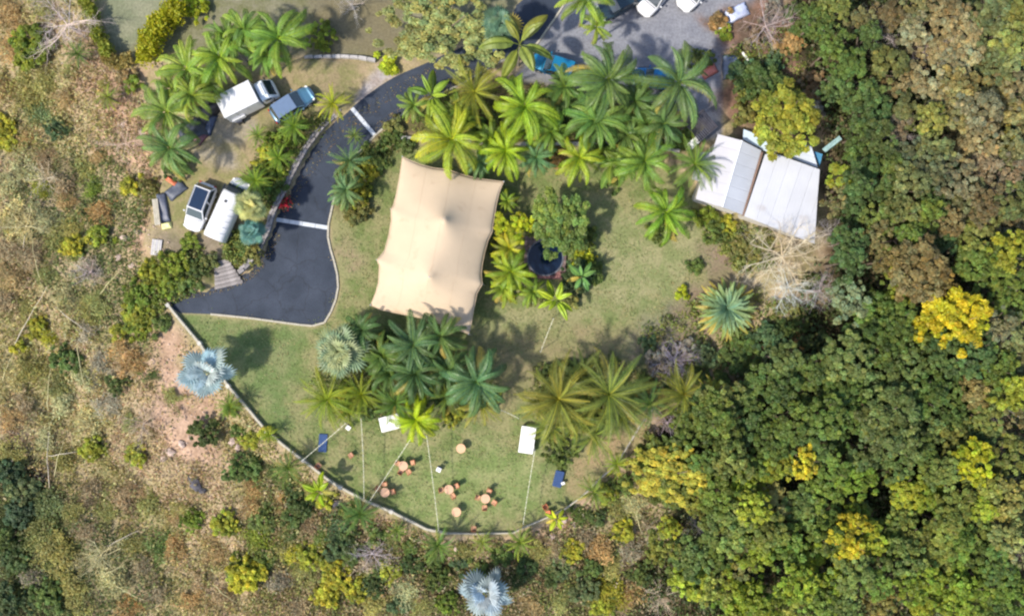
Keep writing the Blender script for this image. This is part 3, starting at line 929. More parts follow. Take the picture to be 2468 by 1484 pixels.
def make_car(dx, dy, ang, L_, W, Hc, col, label, cat="car", roofcol=None, glass_roof=False, style="hatch", metal=False, bonnet=None, glasscol=None, h_ref=1.0):
    x, y, z = place(dx, dy, h_ref)
    e = empty("parked_car" if cat == "car" else "parked_van", (x, y, z), math.radians(ang), label, cat, "vehicles parked round the driveway")
    mp = M_METALPAINT if metal else M_PAINT
    hl = L_ / 2; hw = W / 2
    if style in ("hatch", "sedan", "suv"):
        zb = .62 * Hc
        st_ = [(-hl, hw * .55, .40, zb * .80), (-hl + .07, hw * .78, .30, zb * .92), (-hl + .3, hw * .96, .24, zb * .98), (-hl + .9, hw, .22, zb), (0, hw, .22, zb),
               (hl - 1.35, hw * .99, .22, zb), (hl - .9, hw * .98, .22, zb * .93), (hl - .45, hw * .90, .24, zb * .86), (hl - .2, hw * .78, .26, zb * .80), (hl - .06, hw * .6, .3, zb * .74), (hl, hw * .38, .38, zb * .64)]
        rear = -hl + (.2 if style != "sedan" else .75)
        cab = frustum(rear, hl - 1.15, rear + (.32 if style != "sedan" else .5), hl - 1.85, hw * .92, hw * .78, zb - .03, Hc - .04)
    else:   # van
        zb = .55 * Hc
        st_ = [(-hl, hw * .93, .3, Hc * .93), (-hl + .06, hw * .98, .25, Hc * .97), (-hl + .4, hw, .24, Hc * .985), (hl - 1.75, hw, .24, Hc * .985), (hl - 1.45, hw * .985, .24, Hc * .96),
               (hl - .72, hw * .96, .24, zb * 1.0), (hl - .35, hw * .9, .26, zb * .86), (hl - .08, hw * .76, .3, zb * .72), (hl, hw * .55, .36, zb * .6)]
        cab = None
    V, F = loft(st_)
    mb = MB().add(V, F)
    if cab: mb.add(*cab)
    body = mb.obj("body", mp, e, smooth=False); body.color = (*col, 1)
    for p in body.data.polygons: p.use_smooth = len(p.vertices) == 4 and p.index < len(F) - 2
    bv = body.modifiers.new('rounding', 'BEVEL'); bv.width = .07; bv.segments = 2; bv.limit_method = 'ANGLE'; bv.angle_limit = math.radians(38)
    G = M_GLASS
    if cab:
        c = [Vector(p) for p in cab[0]]
        pane(MB(), (c[1], c[2], c[6], c[5]), inset_=.05).obj("windscreen", G, e)
        pane(MB(), (c[3], c[0], c[4], c[7]), inset_=.07).obj("rear_window", G, e)
        for (i, j, k, l) in ((0, 1, 5, 4), (2, 3, 7, 6)):
            a_, b_q, d_, g_ = c[i], c[j], c[k], c[l]
            m1, m2 = (a_ + b_q) / 2, (g_ + d_) / 2
            pane(MB(), (a_, m1, m2, g_), inset_=.06).obj("side_window", G, e)
            pane(MB(), (m1, b_q, d_, m2), inset_=.06).obj("side_window", G, e)
        # roof skin with rounded plan
        t0, t1, wt, zt = c[4].x, c[5].x, c[6].y, c[6].z
        rf = MB().box(((t0 + t1) / 2, 0, zt + .02), (t1 - t0 + .06, wt * 2 + .04, .055), 0, .025).obj("roof", mp, e)
        rf.color = (*(roofcol or col), 1)
        if glass_roof:
            MB().box(((t0 + t1) / 2, 0, zt + .056), ((t1 - t0) * .92, wt * 1.66, .012), 0, .004).obj("glass_roof", mat("tinted_roof_glass", (.004, .018, .05), .22, coat=.3), e)
            for s in (-1, 1): MB().cyl((t0 + .1, s * wt * .95, zt + .09), (t1 - .1, s * wt * .95, zt + .09), .022, n=6).obj("roof_rail", M_RIM, e)
        if bonnet:
            bz = zb * .9
            V2, F2 = loft([(hl - 1.12, hw * .80, bz - .04, zb + .012), (hl - .85, hw * .82, bz - .1, zb * .955), (hl - .45, hw * .76, bz - .14, zb * .89), (hl - .18, hw * .62, bz - .2, zb * .815)])
            MB().add(V2, F2).obj("bonnet", mp, e, smooth=True).color = (*bonnet, 1)
        else:
            MB().box((hl - 1.02, 0, zb + .0), (.03, hw * 1.5, .02)).obj("bonnet_seam", M_DARKPLASTIC, e)
    else:
        zt, zw = Hc * .93, zb * 1.02
        pane(MB(), ((hl - .72, -hw * .84, zw + .06), (hl - .72, hw * .84, zw + .06), (hl - 1.40, hw * .82, zt + .10), (hl - 1.40, -hw * .82, zt + .10)), inset_=.03, th=.04).obj("windscreen", G, e)
        for s in (-1, 1):
            MB().box((hl - 1.35, s * (hw * 1.0), Hc * .72), (.85, .03, .45), 0, .01).obj("side_window", G, e)
        MB().box((hl - 2.3, .15, Hc + .0), (.22, .22, .06), 0, .02).obj("roof_vent", M_DARKPLASTIC, e)
        for k in range(5):
            MB().box((-hl + .6 + k * .55, 0, Hc * .985), (.05, W * .8, .02)).obj("roof_rib", mp, e).color = (*col, 1)
    wheels(e, (hl - .85, -hl + .8), hw - .12, .33 if style != "van" else .36)
    zl = zb * .7
    for s in (-1, 1):
        MB().box((hl - .27, s * hw * .70, zl), (.24, .24, .13), s * -.7, .03).obj("headlight", M_LAMP, e)
        MB().box((-hl + .05, s * hw * .74, zl + .08), (.1, .22, .16), 0, .02).obj("tail_light", M_REDLAMP, e)
        MB().box((hl - 1.45, s * (hw + .09), zb + .05), (.14, .2, .12), 0, .04).obj("mirror", mp, e).color = (*col, 1)
    MB().box((hl - .03, 0, .38), (.08, W * .36, .14), 0, .02).obj("bumper", M_DARKPLASTIC, e)
    MB().box((-hl + .01, 0, .36), (.06, W * .6, .16), 0, .02).obj("bumper", M_DARKPLASTIC, e)
    return e


WHITE = (.64, .64, .66)
make_car(702, 249, 33, 4.15, 1.75, 1.42, (.13, .23, .34), "blue-grey hatchback parked on the grass beside the box truck", roofcol=(.17, .24, .36), metal=True, bonnet=(.10, .24, .36))  # separate roof tint carries sky reflection painted into its colour
make_car(478, 498, -111, 4.35, 1.86, 1.6, WHITE, "white SUV with dark blue glass roof parked beside the white van", glass_roof=True, style="suv")
make_car(545, 502, 66, 5.7, 1.95, 2.0, WHITE, "white van parked between the SUV and the shrub bed", cat="van", style="van", h_ref=1.6)
make_car(1338, 160, 162, 4.2, 1.76, 1.4, (.01, .22, .42), "bright blue car half hidden under palms at the gravel yard edge", metal=True, h_ref=.6)
make_car(1578, 190, 172, 4.1, 1.74, 1.4, (.01, .17, .4), "blue car almost hidden beneath the two dark palms", metal=True, h_ref=.6)
make_car(1494, 8, -152, 4.4, 1.8, 1.4, (.012, .03, .045), "black saloon at the top of the gravel yard under a palm", style="sedan", h_ref=.6)
make_car(1583, -12, -130, 4.2, 1.8, 1.45, WHITE, "white car parked between the black saloon and another white car", h_ref=.8)
make_car(1682, -24, -133, 4.3, 1.8, 1.45, WHITE, "white car at the top of the gravel yard beside the brown shrubs", style="suv", h_ref=.8)

# box truck
tx, ty, tz = place(598, 237, 1.6)
tr = empty("box_truck", (tx, ty, tz), math.radians(26.5), "white box truck parked on the grass under feather palms", "truck", "vehicles parked round the driveway")
def tb(name, c, d, m, bev=.03, col=WHITE):
    o = MB().box(c, d, 0, bev).obj(name, m, tr); o.color = (*col, 1); return o
tb("cargo_box", (-.75, 0, 1.68), (3.25, 1.98, 1.95), M_PAINT, .03)
for s in (-1, 1):
    tb("box_edge_trim", (-.75, s * .99, 2.64), (3.28, .05, .06), M_PAINT, .01, (.72, .72, .74))
    tb("side_locker", (-1.55, s * 1.06, 1.05), (1.2, .12, .5), M_PAINT, .02)
for k in range(3): tb("side_rail", (-1.4 + k * 1.0, -1.0, 2.1), (.06, .03, .9), M_PAINT, .005, (.6, .6, .62))
tb("rear_door", (-2.39, 0, 1.65), (.04, 1.8, 1.8), M_PAINT, .01, (.7, .7, .7))
tb("chassis", (-.2, 0, .5), (4.4, .9, .2), M_DARKPLASTIC)
V, F = loft([(.98, .84, .45, 1.98), (1.05, .86, .4, 2.03), (1.7, .87, .38, 2.03), (1.95, .86, .38, 1.75), (2.28, .84, .38, 1.2), (2.4, .78, .4, 1.0), (2.45, .6, .45, .8)], 16, 5)
cabm = MB().add(V, F).obj("cab", M_PAINT, tr, smooth=False); cabm.color = (.74, .79, .86, 1)
pane(MB(), ((2.31, -.72, 1.2), (2.31, .72, 1.2), (1.80, .72, 2.03), (1.80, -.72, 2.03)), inset_=.03, th=.03).obj("windscreen", M_GLASS, tr)
for s in (-1, 1):
    tb("side_window", (1.5, s * .875, 1.5), (.6, .03, .42), M_GLASS, .01)
    tb("mirror", (1.95, s * 1.0, 1.45), (.1, .2, .28), M_DARKPLASTIC, .02)
    tb("headlight", (2.42, s * .6, .75), (.06, .25, .14), M_LAMP, .01)
tb("air_deflector", (1.35, 0, 2.07), (.5, 1.1, .12), M_PAINT, .04, (.66, .7, .76))
wheels(tr, (1.75, -1.35), .82, .36, .24)
# small black bin behind the truck
bx, by, bz_ = place(578, 290, .4)
bn = empty("wheeled_bin", (bx, by, bz_), .3, "small black bin standing behind the box truck", "bin")
MB().box((0, 0, .35), (.5, .5, .7), 0, .05).obj("tub", M_DARKPLASTIC, bn)
MB().box((0, 0, .74), (.56, .56, .06), 0, .02).obj("lid", M_TARP, bn).color = (.03, .035, .06, 1)
for s in (-1, 1): MB().cyl((s * .2 - .02, -.25, .08), (s * .2 + .02, -.25, .08), .08, n=10).obj("wheel", M_RUBBER, bn)


# tarps, crates and boards
def tarp(dx, dy, ang, sx, sy, h, col, label, name="tarpaulin", cat="tarpaulin", seed=0, lift=0.0):
    x, y, z = place(dx, dy, h * .5)
    r = np.random.default_rng(seed)
    n = 11
    g = np.linspace(-1, 1, n)
    U, Vv = np.meshgrid(g, g)
    e = np.clip(1 - np.maximum(abs(U), abs(Vv)) ** 6, 0, 1)
    Z = h * e * (.75 + .25 * np.sin(3 * U + seed) * np.cos(2.3 * Vv + seed)) + r.normal(0, .04, U.shape) * h + .03
    X = U * sx / 2 * (1 + r.normal(0, .03, U.shape)); Y = Vv * sy / 2 * (1 + r.normal(0, .03, U.shape))
    i_ = np.arange(n * n).reshape(n, n)
    q = np.stack([i_[:-1, :-1], i_[:-1, 1:], i_[1:, 1:], i_[1:, :-1]], -1).reshape(-1, 4)
    o = link(name, np_mesh(name, np.stack([X, Y, np.maximum(Z, .02)], -1), q, mat=M_TARP))
    o.location = (x, y, z + lift); o.rotation_euler = (0, 0, math.radians(ang)); o.color = (*col, 1)
    sd = o.modifiers.new("thickness", 'SOLIDIFY'); sd.thickness = .02
    return tag(o, label, cat)


tarp(497, 258, 50, 3.0, 1.9, 1.2, (.035, .035, .045), "black tarpaulin over a load beside the box truck", seed=1)
tarp(462, 312, 20, 2.8, 1.9, .8, (.04, .048, .065), "dark grey tarpaulin heap below the feather palms", seed=2)
tarp(505, 300, 70, 1.9, .7, .5, (.06, .085, .16), "slate blue cloth bundle at the edge of the parked grass", "cloth_bundle", "bundle", 3)
tarp(483, 331, 50, 1.3, .8, .35, (.16, .07, .09), "dark maroon cloth bundle at the tip of the grey tarpaulin", "cloth_bundle", "bundle", 4)
tarp(424, 458, 38, 1.9, 1.1, .3, (.07, .08, .11), "slate grey groundsheet beside the white SUV", "groundsheet", "sheet", 5)
tarp(392, 500, 100, 2.6, .9, .35, (.10, .11, .15), "long grey-blue sheet lying against the pale bench", "groundsheet", "sheet", 6)
tarp(413, 437, -35, 1.2, .45, .3, (.62, .17, .08), "orange-red rolled mat above the slate groundsheet", "rolled_mat", "mat", 7)
tarp(1778, 30, 25, 2.1, 1.3, .5, (.42, .46, .62), "crumpled pale lavender tarpaulin among brown shrubs at the top", seed=8)
tarp(1748, 64, 40, 1.1, .7, .3, (.45, .5, .55), "small pale sheet below the crumpled lavender tarpaulin", "groundsheet", "sheet", 9)
tarp(1710, 172, 30, 1.5, .9, .3, (.5, .16, .12), "faded red cloth lying beside the upper dark palm", "cloth_sheet", "sheet", 10)
tarp(1763, 160, 92, 2.2, 1.5, .7, (.12, .15, .21), "dull blue rounded cover standing beside the dark green tree", "cart_cover", "cover", 11)
tarp(401, 544, 10, .95, .6, .3, (.7, .68, .3), "pale yellow bag at the foot of the pale bench", "yellow_bag", "bag", 12)

x, y, z = place(377, 511, .4)
bn = empty("garden_bench", (x, y, z), math.radians(-84), "long pale weathered bench beside the grey-blue sheet", "bench")
for k in (-1, 0, 1): MB().box((0, k * .17, .45), (2.3, .15, .04), 0, .01).obj("seat_plank", M_COPING, bn)
for s in (-1, 1): MB().box((s * .95, 0, .21), (.1, .45, .43)).obj("leg", M_COPING, bn)
x, y, z = place(375, 596, .3)
pt = empty("wooden_pallet", (x, y, z), math.radians(83), "whitewashed slatted pallet on bare soil beside the green shrubs", "pallet")
for k in range(5):
    MB().box((0, -.36 + k * .18, .14), (1.4, .155, .03), 0, .006).obj("slat", M_BOARD, pt).color = (.46 + .05 * (k % 2), .44 + .05 * (k % 2), .45, 1)
for k in (-1, 0, 1): MB().box((k * .6, 0, .06), (.1, .9, .12)).obj("bearer", M_WOOD, pt).color = (.4, .3, .2, 1)
for (q0, q1, w, lab) in (((1794, 121), (1818, 152), .2, "white plank lying by the dark green tree, longer of two"), ((1822, 178), (1833, 191), .22, "white plank lying by the dark green tree, shorter of two")):
    a, b2 = P(*q0, 1.0), P(*q1, 1.0)
    o = MB().box((0, 0, 0), (math.dist(a, b2), w, .06), 0, .015).obj("timber_plank", M_WHITE)
    o.location = ((a[0] + b2[0]) / 2, (a[1] + b2[1]) / 2, gz1(*a) + .3); o.rotation_euler = (0, .04, math.atan2(b2[1] - a[1], b2[0] - a[0])); tag(o, lab, "plank", "white planks by the dark green tree")
a, b2 = P(1984, 364, 1.5), P(2027, 331, 1.5)
o = MB().box((0, 0, 0), (math.dist(a, b2), .42, .08), 0, .02).obj("plastic_sheet", M_TARP)
o.location = ((a[0] + b2[0]) / 2, (a[1] + b2[1]) / 2, 1.5); o.rotation_euler = (0, .1, math.atan2(b2[1] - a[1], b2[0] - a[0])); o.color = (.3, .46, .46, 1)
tag(o, "long teal translucent roofing strip jutting from the building towards the forest", "sheet")


# ---------------------------------------------------------------- lawn furniture
def chair_proto():
    e = empty("garden_chair", (0, 0, 0))
    MB().box((0, 0, .42), (.4, .4, .05), 0, .02).obj("seat", M_TERRA, e).color = (.56, .29, .16, 1)
    b_ = MB().box((-.21, 0, .64), (.05, .4, .42), 0, .02).obj("backrest", M_TERRA, e); b_.color = (.42, .15, .07, 1)
    for sx in (-1, 1):
        for sy in (-1, 1):
            l = MB().cyl((sx * .19, sy * .19, 0), (sx * .16, sy * .16, .42), .022, n=6).obj("leg", M_TERRA, e); l.color = (.42, .15, .07, 1)
    for s in (-1, 1):
        l = MB().box((-.02, s * .21, .6), (.38, .04, .03), 0, .01).obj("armrest", M_TERRA, e); l.color = (.42, .15, .07, 1)
    return e


def table_proto():
    e = empty("round_table", (0, 0, 0))
    MB().disc((0, 0, .72), .42, .05, 26).obj("tabletop", M_TERRA, e).color = (.58, .34, .21, 1)
    MB().cyl((0, 0, .04), (0, 0, .7), .05, n=10).obj("pedestal", M_TERRA, e).color = (.42, .15, .07, 1)
    MB().disc((0, 0, .03), .24, .05, 18).obj("foot", M_TERRA, e).color = (.42, .15, .07, 1)
    return e


def dup(root, loc_, rz, label, cat, group, tint=None):
    r = root.copy(); COL.objects.link(r); r.location = loc_; r.rotation_euler = (0, 0, rz)
    for ch in root.children:
        c = ch.copy(); COL.objects.link(c); c.parent = r
        if tint is not None: c.color = (c.color[0] * tint[0], c.color[1] * tint[1], c.color[2] * tint[2], 1)
    tag(r, label, cat, group); return r


cp, tp = chair_proto(), table_proto()
first_c = [True]; first_t = [True]
def put(root, flag, dx, dy, h, rz, label, cat, group, tint=None):
    x, y, z = place(dx, dy, h)
    if flag[0]:
        flag[0] = False; root.location = (x, y, z); root.rotation_euler = (0, 0, rz); tag(root, label, cat, group); return root
    return dup(root, (x, y, z), rz, label, cat, group, tint)


sets = [("upper scrub-side", (972, 1122), [(995, 1114), (966, 1136), (985, 1136), (958, 1115)], "the upper table set"),
        ("lower scrub-side", (928, 1186), [(927, 1166), (947, 1184), (911, 1176)], "the table set closest to the scrub"),
        ("middle", (1082, 1179), [(1101, 1170), (1064, 1180), (1092, 1194)], "the middle table set"),
        ("forest-side", (1170, 1201), [(1179, 1182), (1191, 1210), (1168, 1222), (1152, 1198)], "the table set closest to the forest")]
for nm, t_, cs, ref in sets:
    put(tp, first_t, *t_, .7, 0, f"round terracotta table of {ref}, with chairs around it", "table", "round tables on the lawn")
    for k, c in enumerate(cs):
        rz = math.atan2(-(t_[1] - c[1]), t_[0] - c[0])
        dd = ("on the forest side" if c[0] - t_[0] > 12 else "on the scrub side" if t_[0] - c[0] > 12 else "above its table" if c[1] < t_[1] else "below its table")
        if nm.startswith("upper") and k in (1, 2): dd = "below its table, " + ("scrub side" if k == 1 else "forest side")
        put(cp, first_c, *c, .45, rz + random.uniform(-.2, .2), f"terracotta chair of {ref}, {dd}", "chair", "terracotta garden chairs on the lawn")
put(tp, first_t, 1111, 1080, .7, 0, "round tan table standing alone on the upper lawn, without chairs", "table", "round tables on the lawn", (1.1, 1.1, 1.05))
put(tp, first_t, 1100, 1233, .7, .3, "round tan table standing alone near the foot of the lawn", "table", "round tables on the lawn", (1.1, 1.1, 1.05))
put(cp, first_c, 846, 1096, .4, 2.2, "lone terracotta chair below the white table, away from any table set", "chair", "terracotta garden chairs on the lawn", (.8, .75, .8))
put(cp, first_c, 768, 1121, .4, .8, "lone reddish chair by the perimeter wall below the navy mat", "chair", "terracotta garden chairs on the lawn", (.8, .75, .8))
put(cp, first_c, 1142, 1272, .4, 1.5, "lone brown chair at the foot of the lawn beside the wall", "chair", "terracotta garden chairs on the lawn", (.7, .7, .7))
put(cp, first_c, 1315, 1220, .4, .6, "orange-red chair beside the wall, upper of the touching pair", "chair", "terracotta garden chairs on the lawn", (1.1, .65, .5))
put(cp, first_c, 1321, 1235, .4, 3.4, "orange-red chair beside the wall, lower of the touching pair", "chair", "terracotta garden chairs on the lawn", (1.1, .65, .5))

# navy mats
x, y, z = place(778, 1067, .1)
nm_ = empty("lawn_mat", (x, y, z), math.radians(86), "flat navy rectangular mat under the string lights", "mat")
MB().box((0, 0, .06), (1.62, .76, .1), 0, .03).obj("cushion", M_NAVY, nm_)
x, y, z = place(1346, 1153, .25)
nm_ = empty("padded_lounger", (x, y, z), math.radians(76), "navy padded lounger with a white pillow by the forest-side wall", "lounger")
MB().box((0, 0, .28), (1.5, .82, .16), 0, .07).obj("cushion", M_NAVY, nm_)
for sx in (-1, 1):
    for sy in (-1, 1): MB().cyl((sx * .6, sy * .3, 0), (sx * .6, sy * .3, .22), .03, n=6).obj("leg", M_STEEL, nm_)
pz = MB().box((0, 0, 0), (.34, .26, .12), .4, .05).obj("pillow", M_WHITE); pz.location = Vector((x, y, z)) + Vector((-.02, -.32, 0)) + Vector((.42, -.05, .42)); tag(pz, "small white pillow on the edge of the navy lounger", "pillow")
# small folding chairs, white seat with dark back
for k, (q, rz, lab) in enumerate((((840, 1029), -2.2, "small white folding chair with a black back under the palm clump"), ((1058, 1130), -2.0, "small white folding chair with a navy back alone mid-lawn"))):
    x, y, z = place(*q, .5)
    e = empty("folding_chair", (x, y, z), rz, lab, "chair", "white folding chairs on the lawn")
    MB().box((.05, 0, .43), (.44, .42, .05), 0, .02).obj("seat", M_WHITE, e)
    MB().box((-.22, 0, .68), (.06, .42, .4), 0, .02).obj("backrest", M_DARKPLASTIC if k == 0 else M_NAVY, e)
    for sx in (-1, 1):
        for sy in (-1, 1): MB().cyl((sx * .2, sy * .19, 0), (-sx * .05, sy * .19, .42), .018, n=6).obj("leg", M_STEEL, e)
# white tables
for q, rz, sz, lab in (((939, 1019), 14, (1.75, 1.3), "white cloth-covered table at the lower edge of the palm clump"), ((1271, 1060), 82, (2.35, 1.3), "tall white covered table tucked under the spiky olive palm")):
    x, y, z = place(*q, .8)
    e = empty("covered_table", (x, y, z), math.radians(rz), lab, "table", "white covered tables under the palms")
    MB().box((0, 0, .78), (sz[0], sz[1], .05), 0, .02).obj("tabletop", M_WHITE, e)
    for sy in (-1, 1): MB().box((0, sy * (sz[1] / 2 - .01), .52), (sz[0] - .06, .02, .5)).obj("cloth_drop", M_WHITE, e)
    for sx in (-1, 1): MB().box((sx * (sz[0] / 2 - .01), 0, .52), (.02, sz[1] - .06, .5)).obj("cloth_drop", M_WHITE, e)
    for sx in (-1, 1):
        for sy in (-1, 1): MB().cyl((sx * (sz[0] / 2 - .15), sy * (sz[1] / 2 - .15), 0), (sx * (sz[0] / 2 - .15), sy * (sz[1] / 2 - .15), .76), .025, n=6).obj("leg", M_STEEL, e)

# string lights
LIGHTS = [((833, 1020), (730, 1108), "string of pale bulbs crossing over the navy mat"),
          ((870, 1010), (877, 1200), "string of pale bulbs hanging straight below the palm clump"),
          ((988, 1060), (893, 1204), "string of pale bulbs slanting past the scrub-side table sets"),
          ((1028, 1050), (1057, 1277), "string of pale bulbs running past the middle table set"),
          ((1289, 1086), (1261, 1262), "string of pale bulbs between the tall white table and the wall"),
          ((1334, 768), (1303, 848), "short string of pale bulbs below the pond palm"),
          ((1200, 985), (1250, 1008), "short string of pale bulbs between the palm clump and the olive palm")]
bulb = MB().disc((0, 0, 0), .05, .1, 8, .02).mesh("bulb", M_BULB)
for a, b2, lab in LIGHTS:
    za, zb_ = 2.9, 2.2
    pa, pb = Vector((*P(*a, za), za)), Vector((*P(*b2, zb_), zb_))
    e = empty("string_lights", (0, 0, 0), 0, lab, "string lights", "strings of lights over the lawn")
    n = max(6, int((pb - pa).length / .45)); pts = []
    for i in range(n + 1):
        t = i / n; p = pa.lerp(pb, t); p.z -= .35 * 4 * t * (1 - t); pts.append(p)
    MB().tube(pts, [.022] * (n + 1), 5).obj("cable", M_ROPE, e)
    for p in pts[1:-1]:
        o = link("bulb", bulb, e); o.location = p - Vector((0, 0, .07))
    for p in (pa, pb):
        g = gz1(p.x, p.y)
        MB().cyl((p.x, p.y, g - .1), (p.x, p.y, p.z + .05), .035, .028, 6).obj("pole", M_STEEL, e)
    # pole tops

# ==================================================================== vegetation
def norm(a): return a / (np.linalg.norm(a, axis=-1, keepdims=True) + 1e-9)


def leaf_cloud(C, Nn, size, rng, asp=.62, tvar=.22):
    """rhombus leaves: centres C, normals Nn"""
    n = len(C)
    r = norm(rng.normal(size=(n, 3)))
    t = norm(np.cross(Nn, r)); b_ = np.cross(Nn, t)
    s = size * rng.uniform(.65, 1.35, (n, 1))
    t = t * s * .5; b_ = b_ * s * .5 * asp
    lift = Nn * s * .08
    V = np.stack([C - t, C + b_ + lift, C + t, C - b_ + lift], 1).reshape(-1, 3)
    F = np.arange(n * 4).reshape(n, 4)
    g = rng.uniform(1 - tvar, 1 + tvar, (n, 1)); w = rng.normal(0, .09, (n, 1))
    tint = np.concatenate([g * (1 + w), g, g * (1 - w * .5)], 1)
    return V, F, np.repeat(tint, 4, axis=0)


def crown_mesh(seed, clumps, leaves, leaf, hz=.62, cr=(.09, .17), boughs=7, tight=.24, blades=.62):
    """tufts of leaves grouped on boughs, with an uneven outline and gaps between the tufts"""
    rng = np.random.default_rng(seed)
    ph = rng.uniform(0, 6.28, 4)
    ba = np.arange(boughs) * 2.399963 + rng.uniform(-.4, .4, boughs); br = .68 * np.sqrt((np.arange(boughs) + .4) / boughs)
    bh = rng.uniform(.62, 1.08, boughs)
    k = rng.integers(0, boughs, clumps)
    x = br[k] * np.cos(ba[k]) + rng.normal(0, tight, clumps); y = br[k] * np.sin(ba[k]) + rng.normal(0, tight, clumps)
    r = np.hypot(x, y); a = np.arctan2(y, x)
    lim = .86 + .11 * np.sin(2 * a + ph[0]) + .09 * np.sin(3 * a + ph[1]) + .06 * np.sin(5 * a + ph[2])
    over = np.maximum(r / lim, 1e-6); f = np.where(over > 1, 1 / over * rng.uniform(.8, 1, clumps), 1); x = x * f; y = y * f; r = r * f
    z = hz * np.sqrt(np.clip(1.08 - (r / 1.02) ** 2, .02, 1)) * bh[k] * rng.uniform(.62, 1.08, clumps) - .12
    cs = np.stack([x, y, z], 1); rs = rng.uniform(*cr, clumps)
    w = rs ** 2; w /= w.sum()
    j = rng.choice(clumps, leaves, p=w)
    d = norm(rng.normal(size=(leaves, 3))); d[:, 2] = np.where(rng.uniform(size=leaves) < .8, abs(d[:, 2]), d[:, 2])
    C = cs[j] + d * (rs[j] * rng.uniform(.45, 1.2, leaves))[:, None] * np.array([1, 1, .8])
    Nn = norm(d * .45 + np.array([0, 0, .65]) + rng.normal(size=(leaves, 3)) * .45)
    V, F, T = leaf_cloud(C, Nn, leaf, rng, blades)
    lt = (1 + rng.normal(0, .17, clumps))[j] * (1 + rng.normal(0, .13, boughs))[k[j]]
    hue = rng.normal(0, .075, clumps)[j]
    T = T * np.repeat(np.clip(lt, .6, 1.5), 4)[:, None]
    T[:, 0] *= np.repeat(1 + hue, 4); T[:, 2] *= np.repeat(1 - hue, 4)
    return np_mesh("crown", V, F, tint=T, mat=M_LEAF)


def wisp_mesh(seed, n, size, hz=.3, asp=.3):
    """low straggling brush: thin sprays lying over the ground"""
    rng = np.random.default_rng(seed)
    m_ = 16
    c = rng.normal(0, .42, (m_, 2)); dirs = rng.uniform(0, 6.28, m_)
    k = rng.integers(0, m_, n); t = rng.normal(0, .26, n); q = rng.normal(0, .12, n)
    x = c[k, 0] + np.cos(dirs[k]) * t - np.sin(dirs[k]) * q; y = c[k, 1] + np.sin(dirs[k]) * t + np.cos(dirs[k]) * q
    z = hz * np.clip(1 - np.hypot(x, y), .05, 1) * rng.uniform(.1, 1, n)
    C = np.stack([x, y, z], 1)
    Nn = norm(rng.normal(size=C.shape) * .5 + [0, 0, 1])
    V, F, T = leaf_cloud(C, Nn, size, rng, asp, .3)
    lt = (1 + rng.normal(0, .2, m_))[k]
    return np_mesh("crown", V, F, tint=T * np.repeat(np.clip(lt, .5, 1.6), 4)[:, None], mat=M_LEAF)


CROWN_S = [crown_mesh(10 + i, 26, 1500, .17, .6, (.13, .22), 5) for i in range(5)]
CROWN_M = [crown_mesh(30 + i, 74, 4600, .10, .62, (.06, .125), 8, .23) for i in range(9)]
CROWN_L = [crown_mesh(50 + i, 110, 8000, .085, .55, (.06, .125), 10, .2) for i in range(4)]
CROWN_X = crown_mesh(70, 240, 20000, .05, .36, (.038, .082), 15, .17)
CROWN_OPEN = [crown_mesh(80 + i, 34, 1300, .12, .55, (.07, .14), 6, .24, .4) for i in range(4)]
WISPS = [wisp_mesh(90 + i, 1000, .17) for i in range(6)]


def trunk_mesh(seed, bark=M_BARK, limbs=5):
    r = random.Random(seed); mb = MB()
    pts = [Vector((0, 0, -.4))]; p = Vector((0, 0, 0)); pts.append(p.copy())
    for i in range(3):
        p = p + Vector((r.uniform(-.05, .05), r.uniform(-.05, .05), .2)); pts.append(p.copy())
    mb.tube(pts, [.08, .065, .055, .048, .04], 7)
    for k in range(limbs):
        a = 2 * math.pi * k / limbs + r.uniform(-.4, .4); q = p.copy() - Vector((0, 0, .1 * (k % 2))); pr_ = .03
        for j in range(3):
            q2 = q + Vector((math.cos(a) * r.uniform(.12, .22), math.sin(a) * r.uniform(.12, .22), r.uniform(.1, .2)))
            mb.cyl(q, q2, pr_, pr_ * .65, 5, cap=False); pr_ *= .65; q = q2; a += r.uniform(-.5, .5)
    return mb.mesh("trunk", bark)


TRUNKS = [trunk_mesh(i) for i in range(4)]

PAL = dict(dk=(.085, .125, .030), te=(.072, .120, .045), mg=(.125, .180, .038), bg=(.20, .26, .028), ol=(.21, .215, .060), pa=(.29, .27, .125),
           br=(.22, .165, .090), ye=(.50, .45, .03), yg=(.34, .345, .033), cr=(.40, .42, .20), sg=(.155, .20, .075), og=(.31, .21, .085),
           gr=(.26, .225, .165), lm=(.36, .40, .02), go=(.48, .40, .05))
PHR = dict(dk="dark green", te="bluish dark green", mg="mid-green", bg="bright green", ol="olive green", pa="pale dry olive", br="brown leaved", ye="vivid yellow",
           yg="yellow-green", cr="cream green", sg="sage green", og="orange-brown", gr="dry grey", lm="lime green", go="golden")

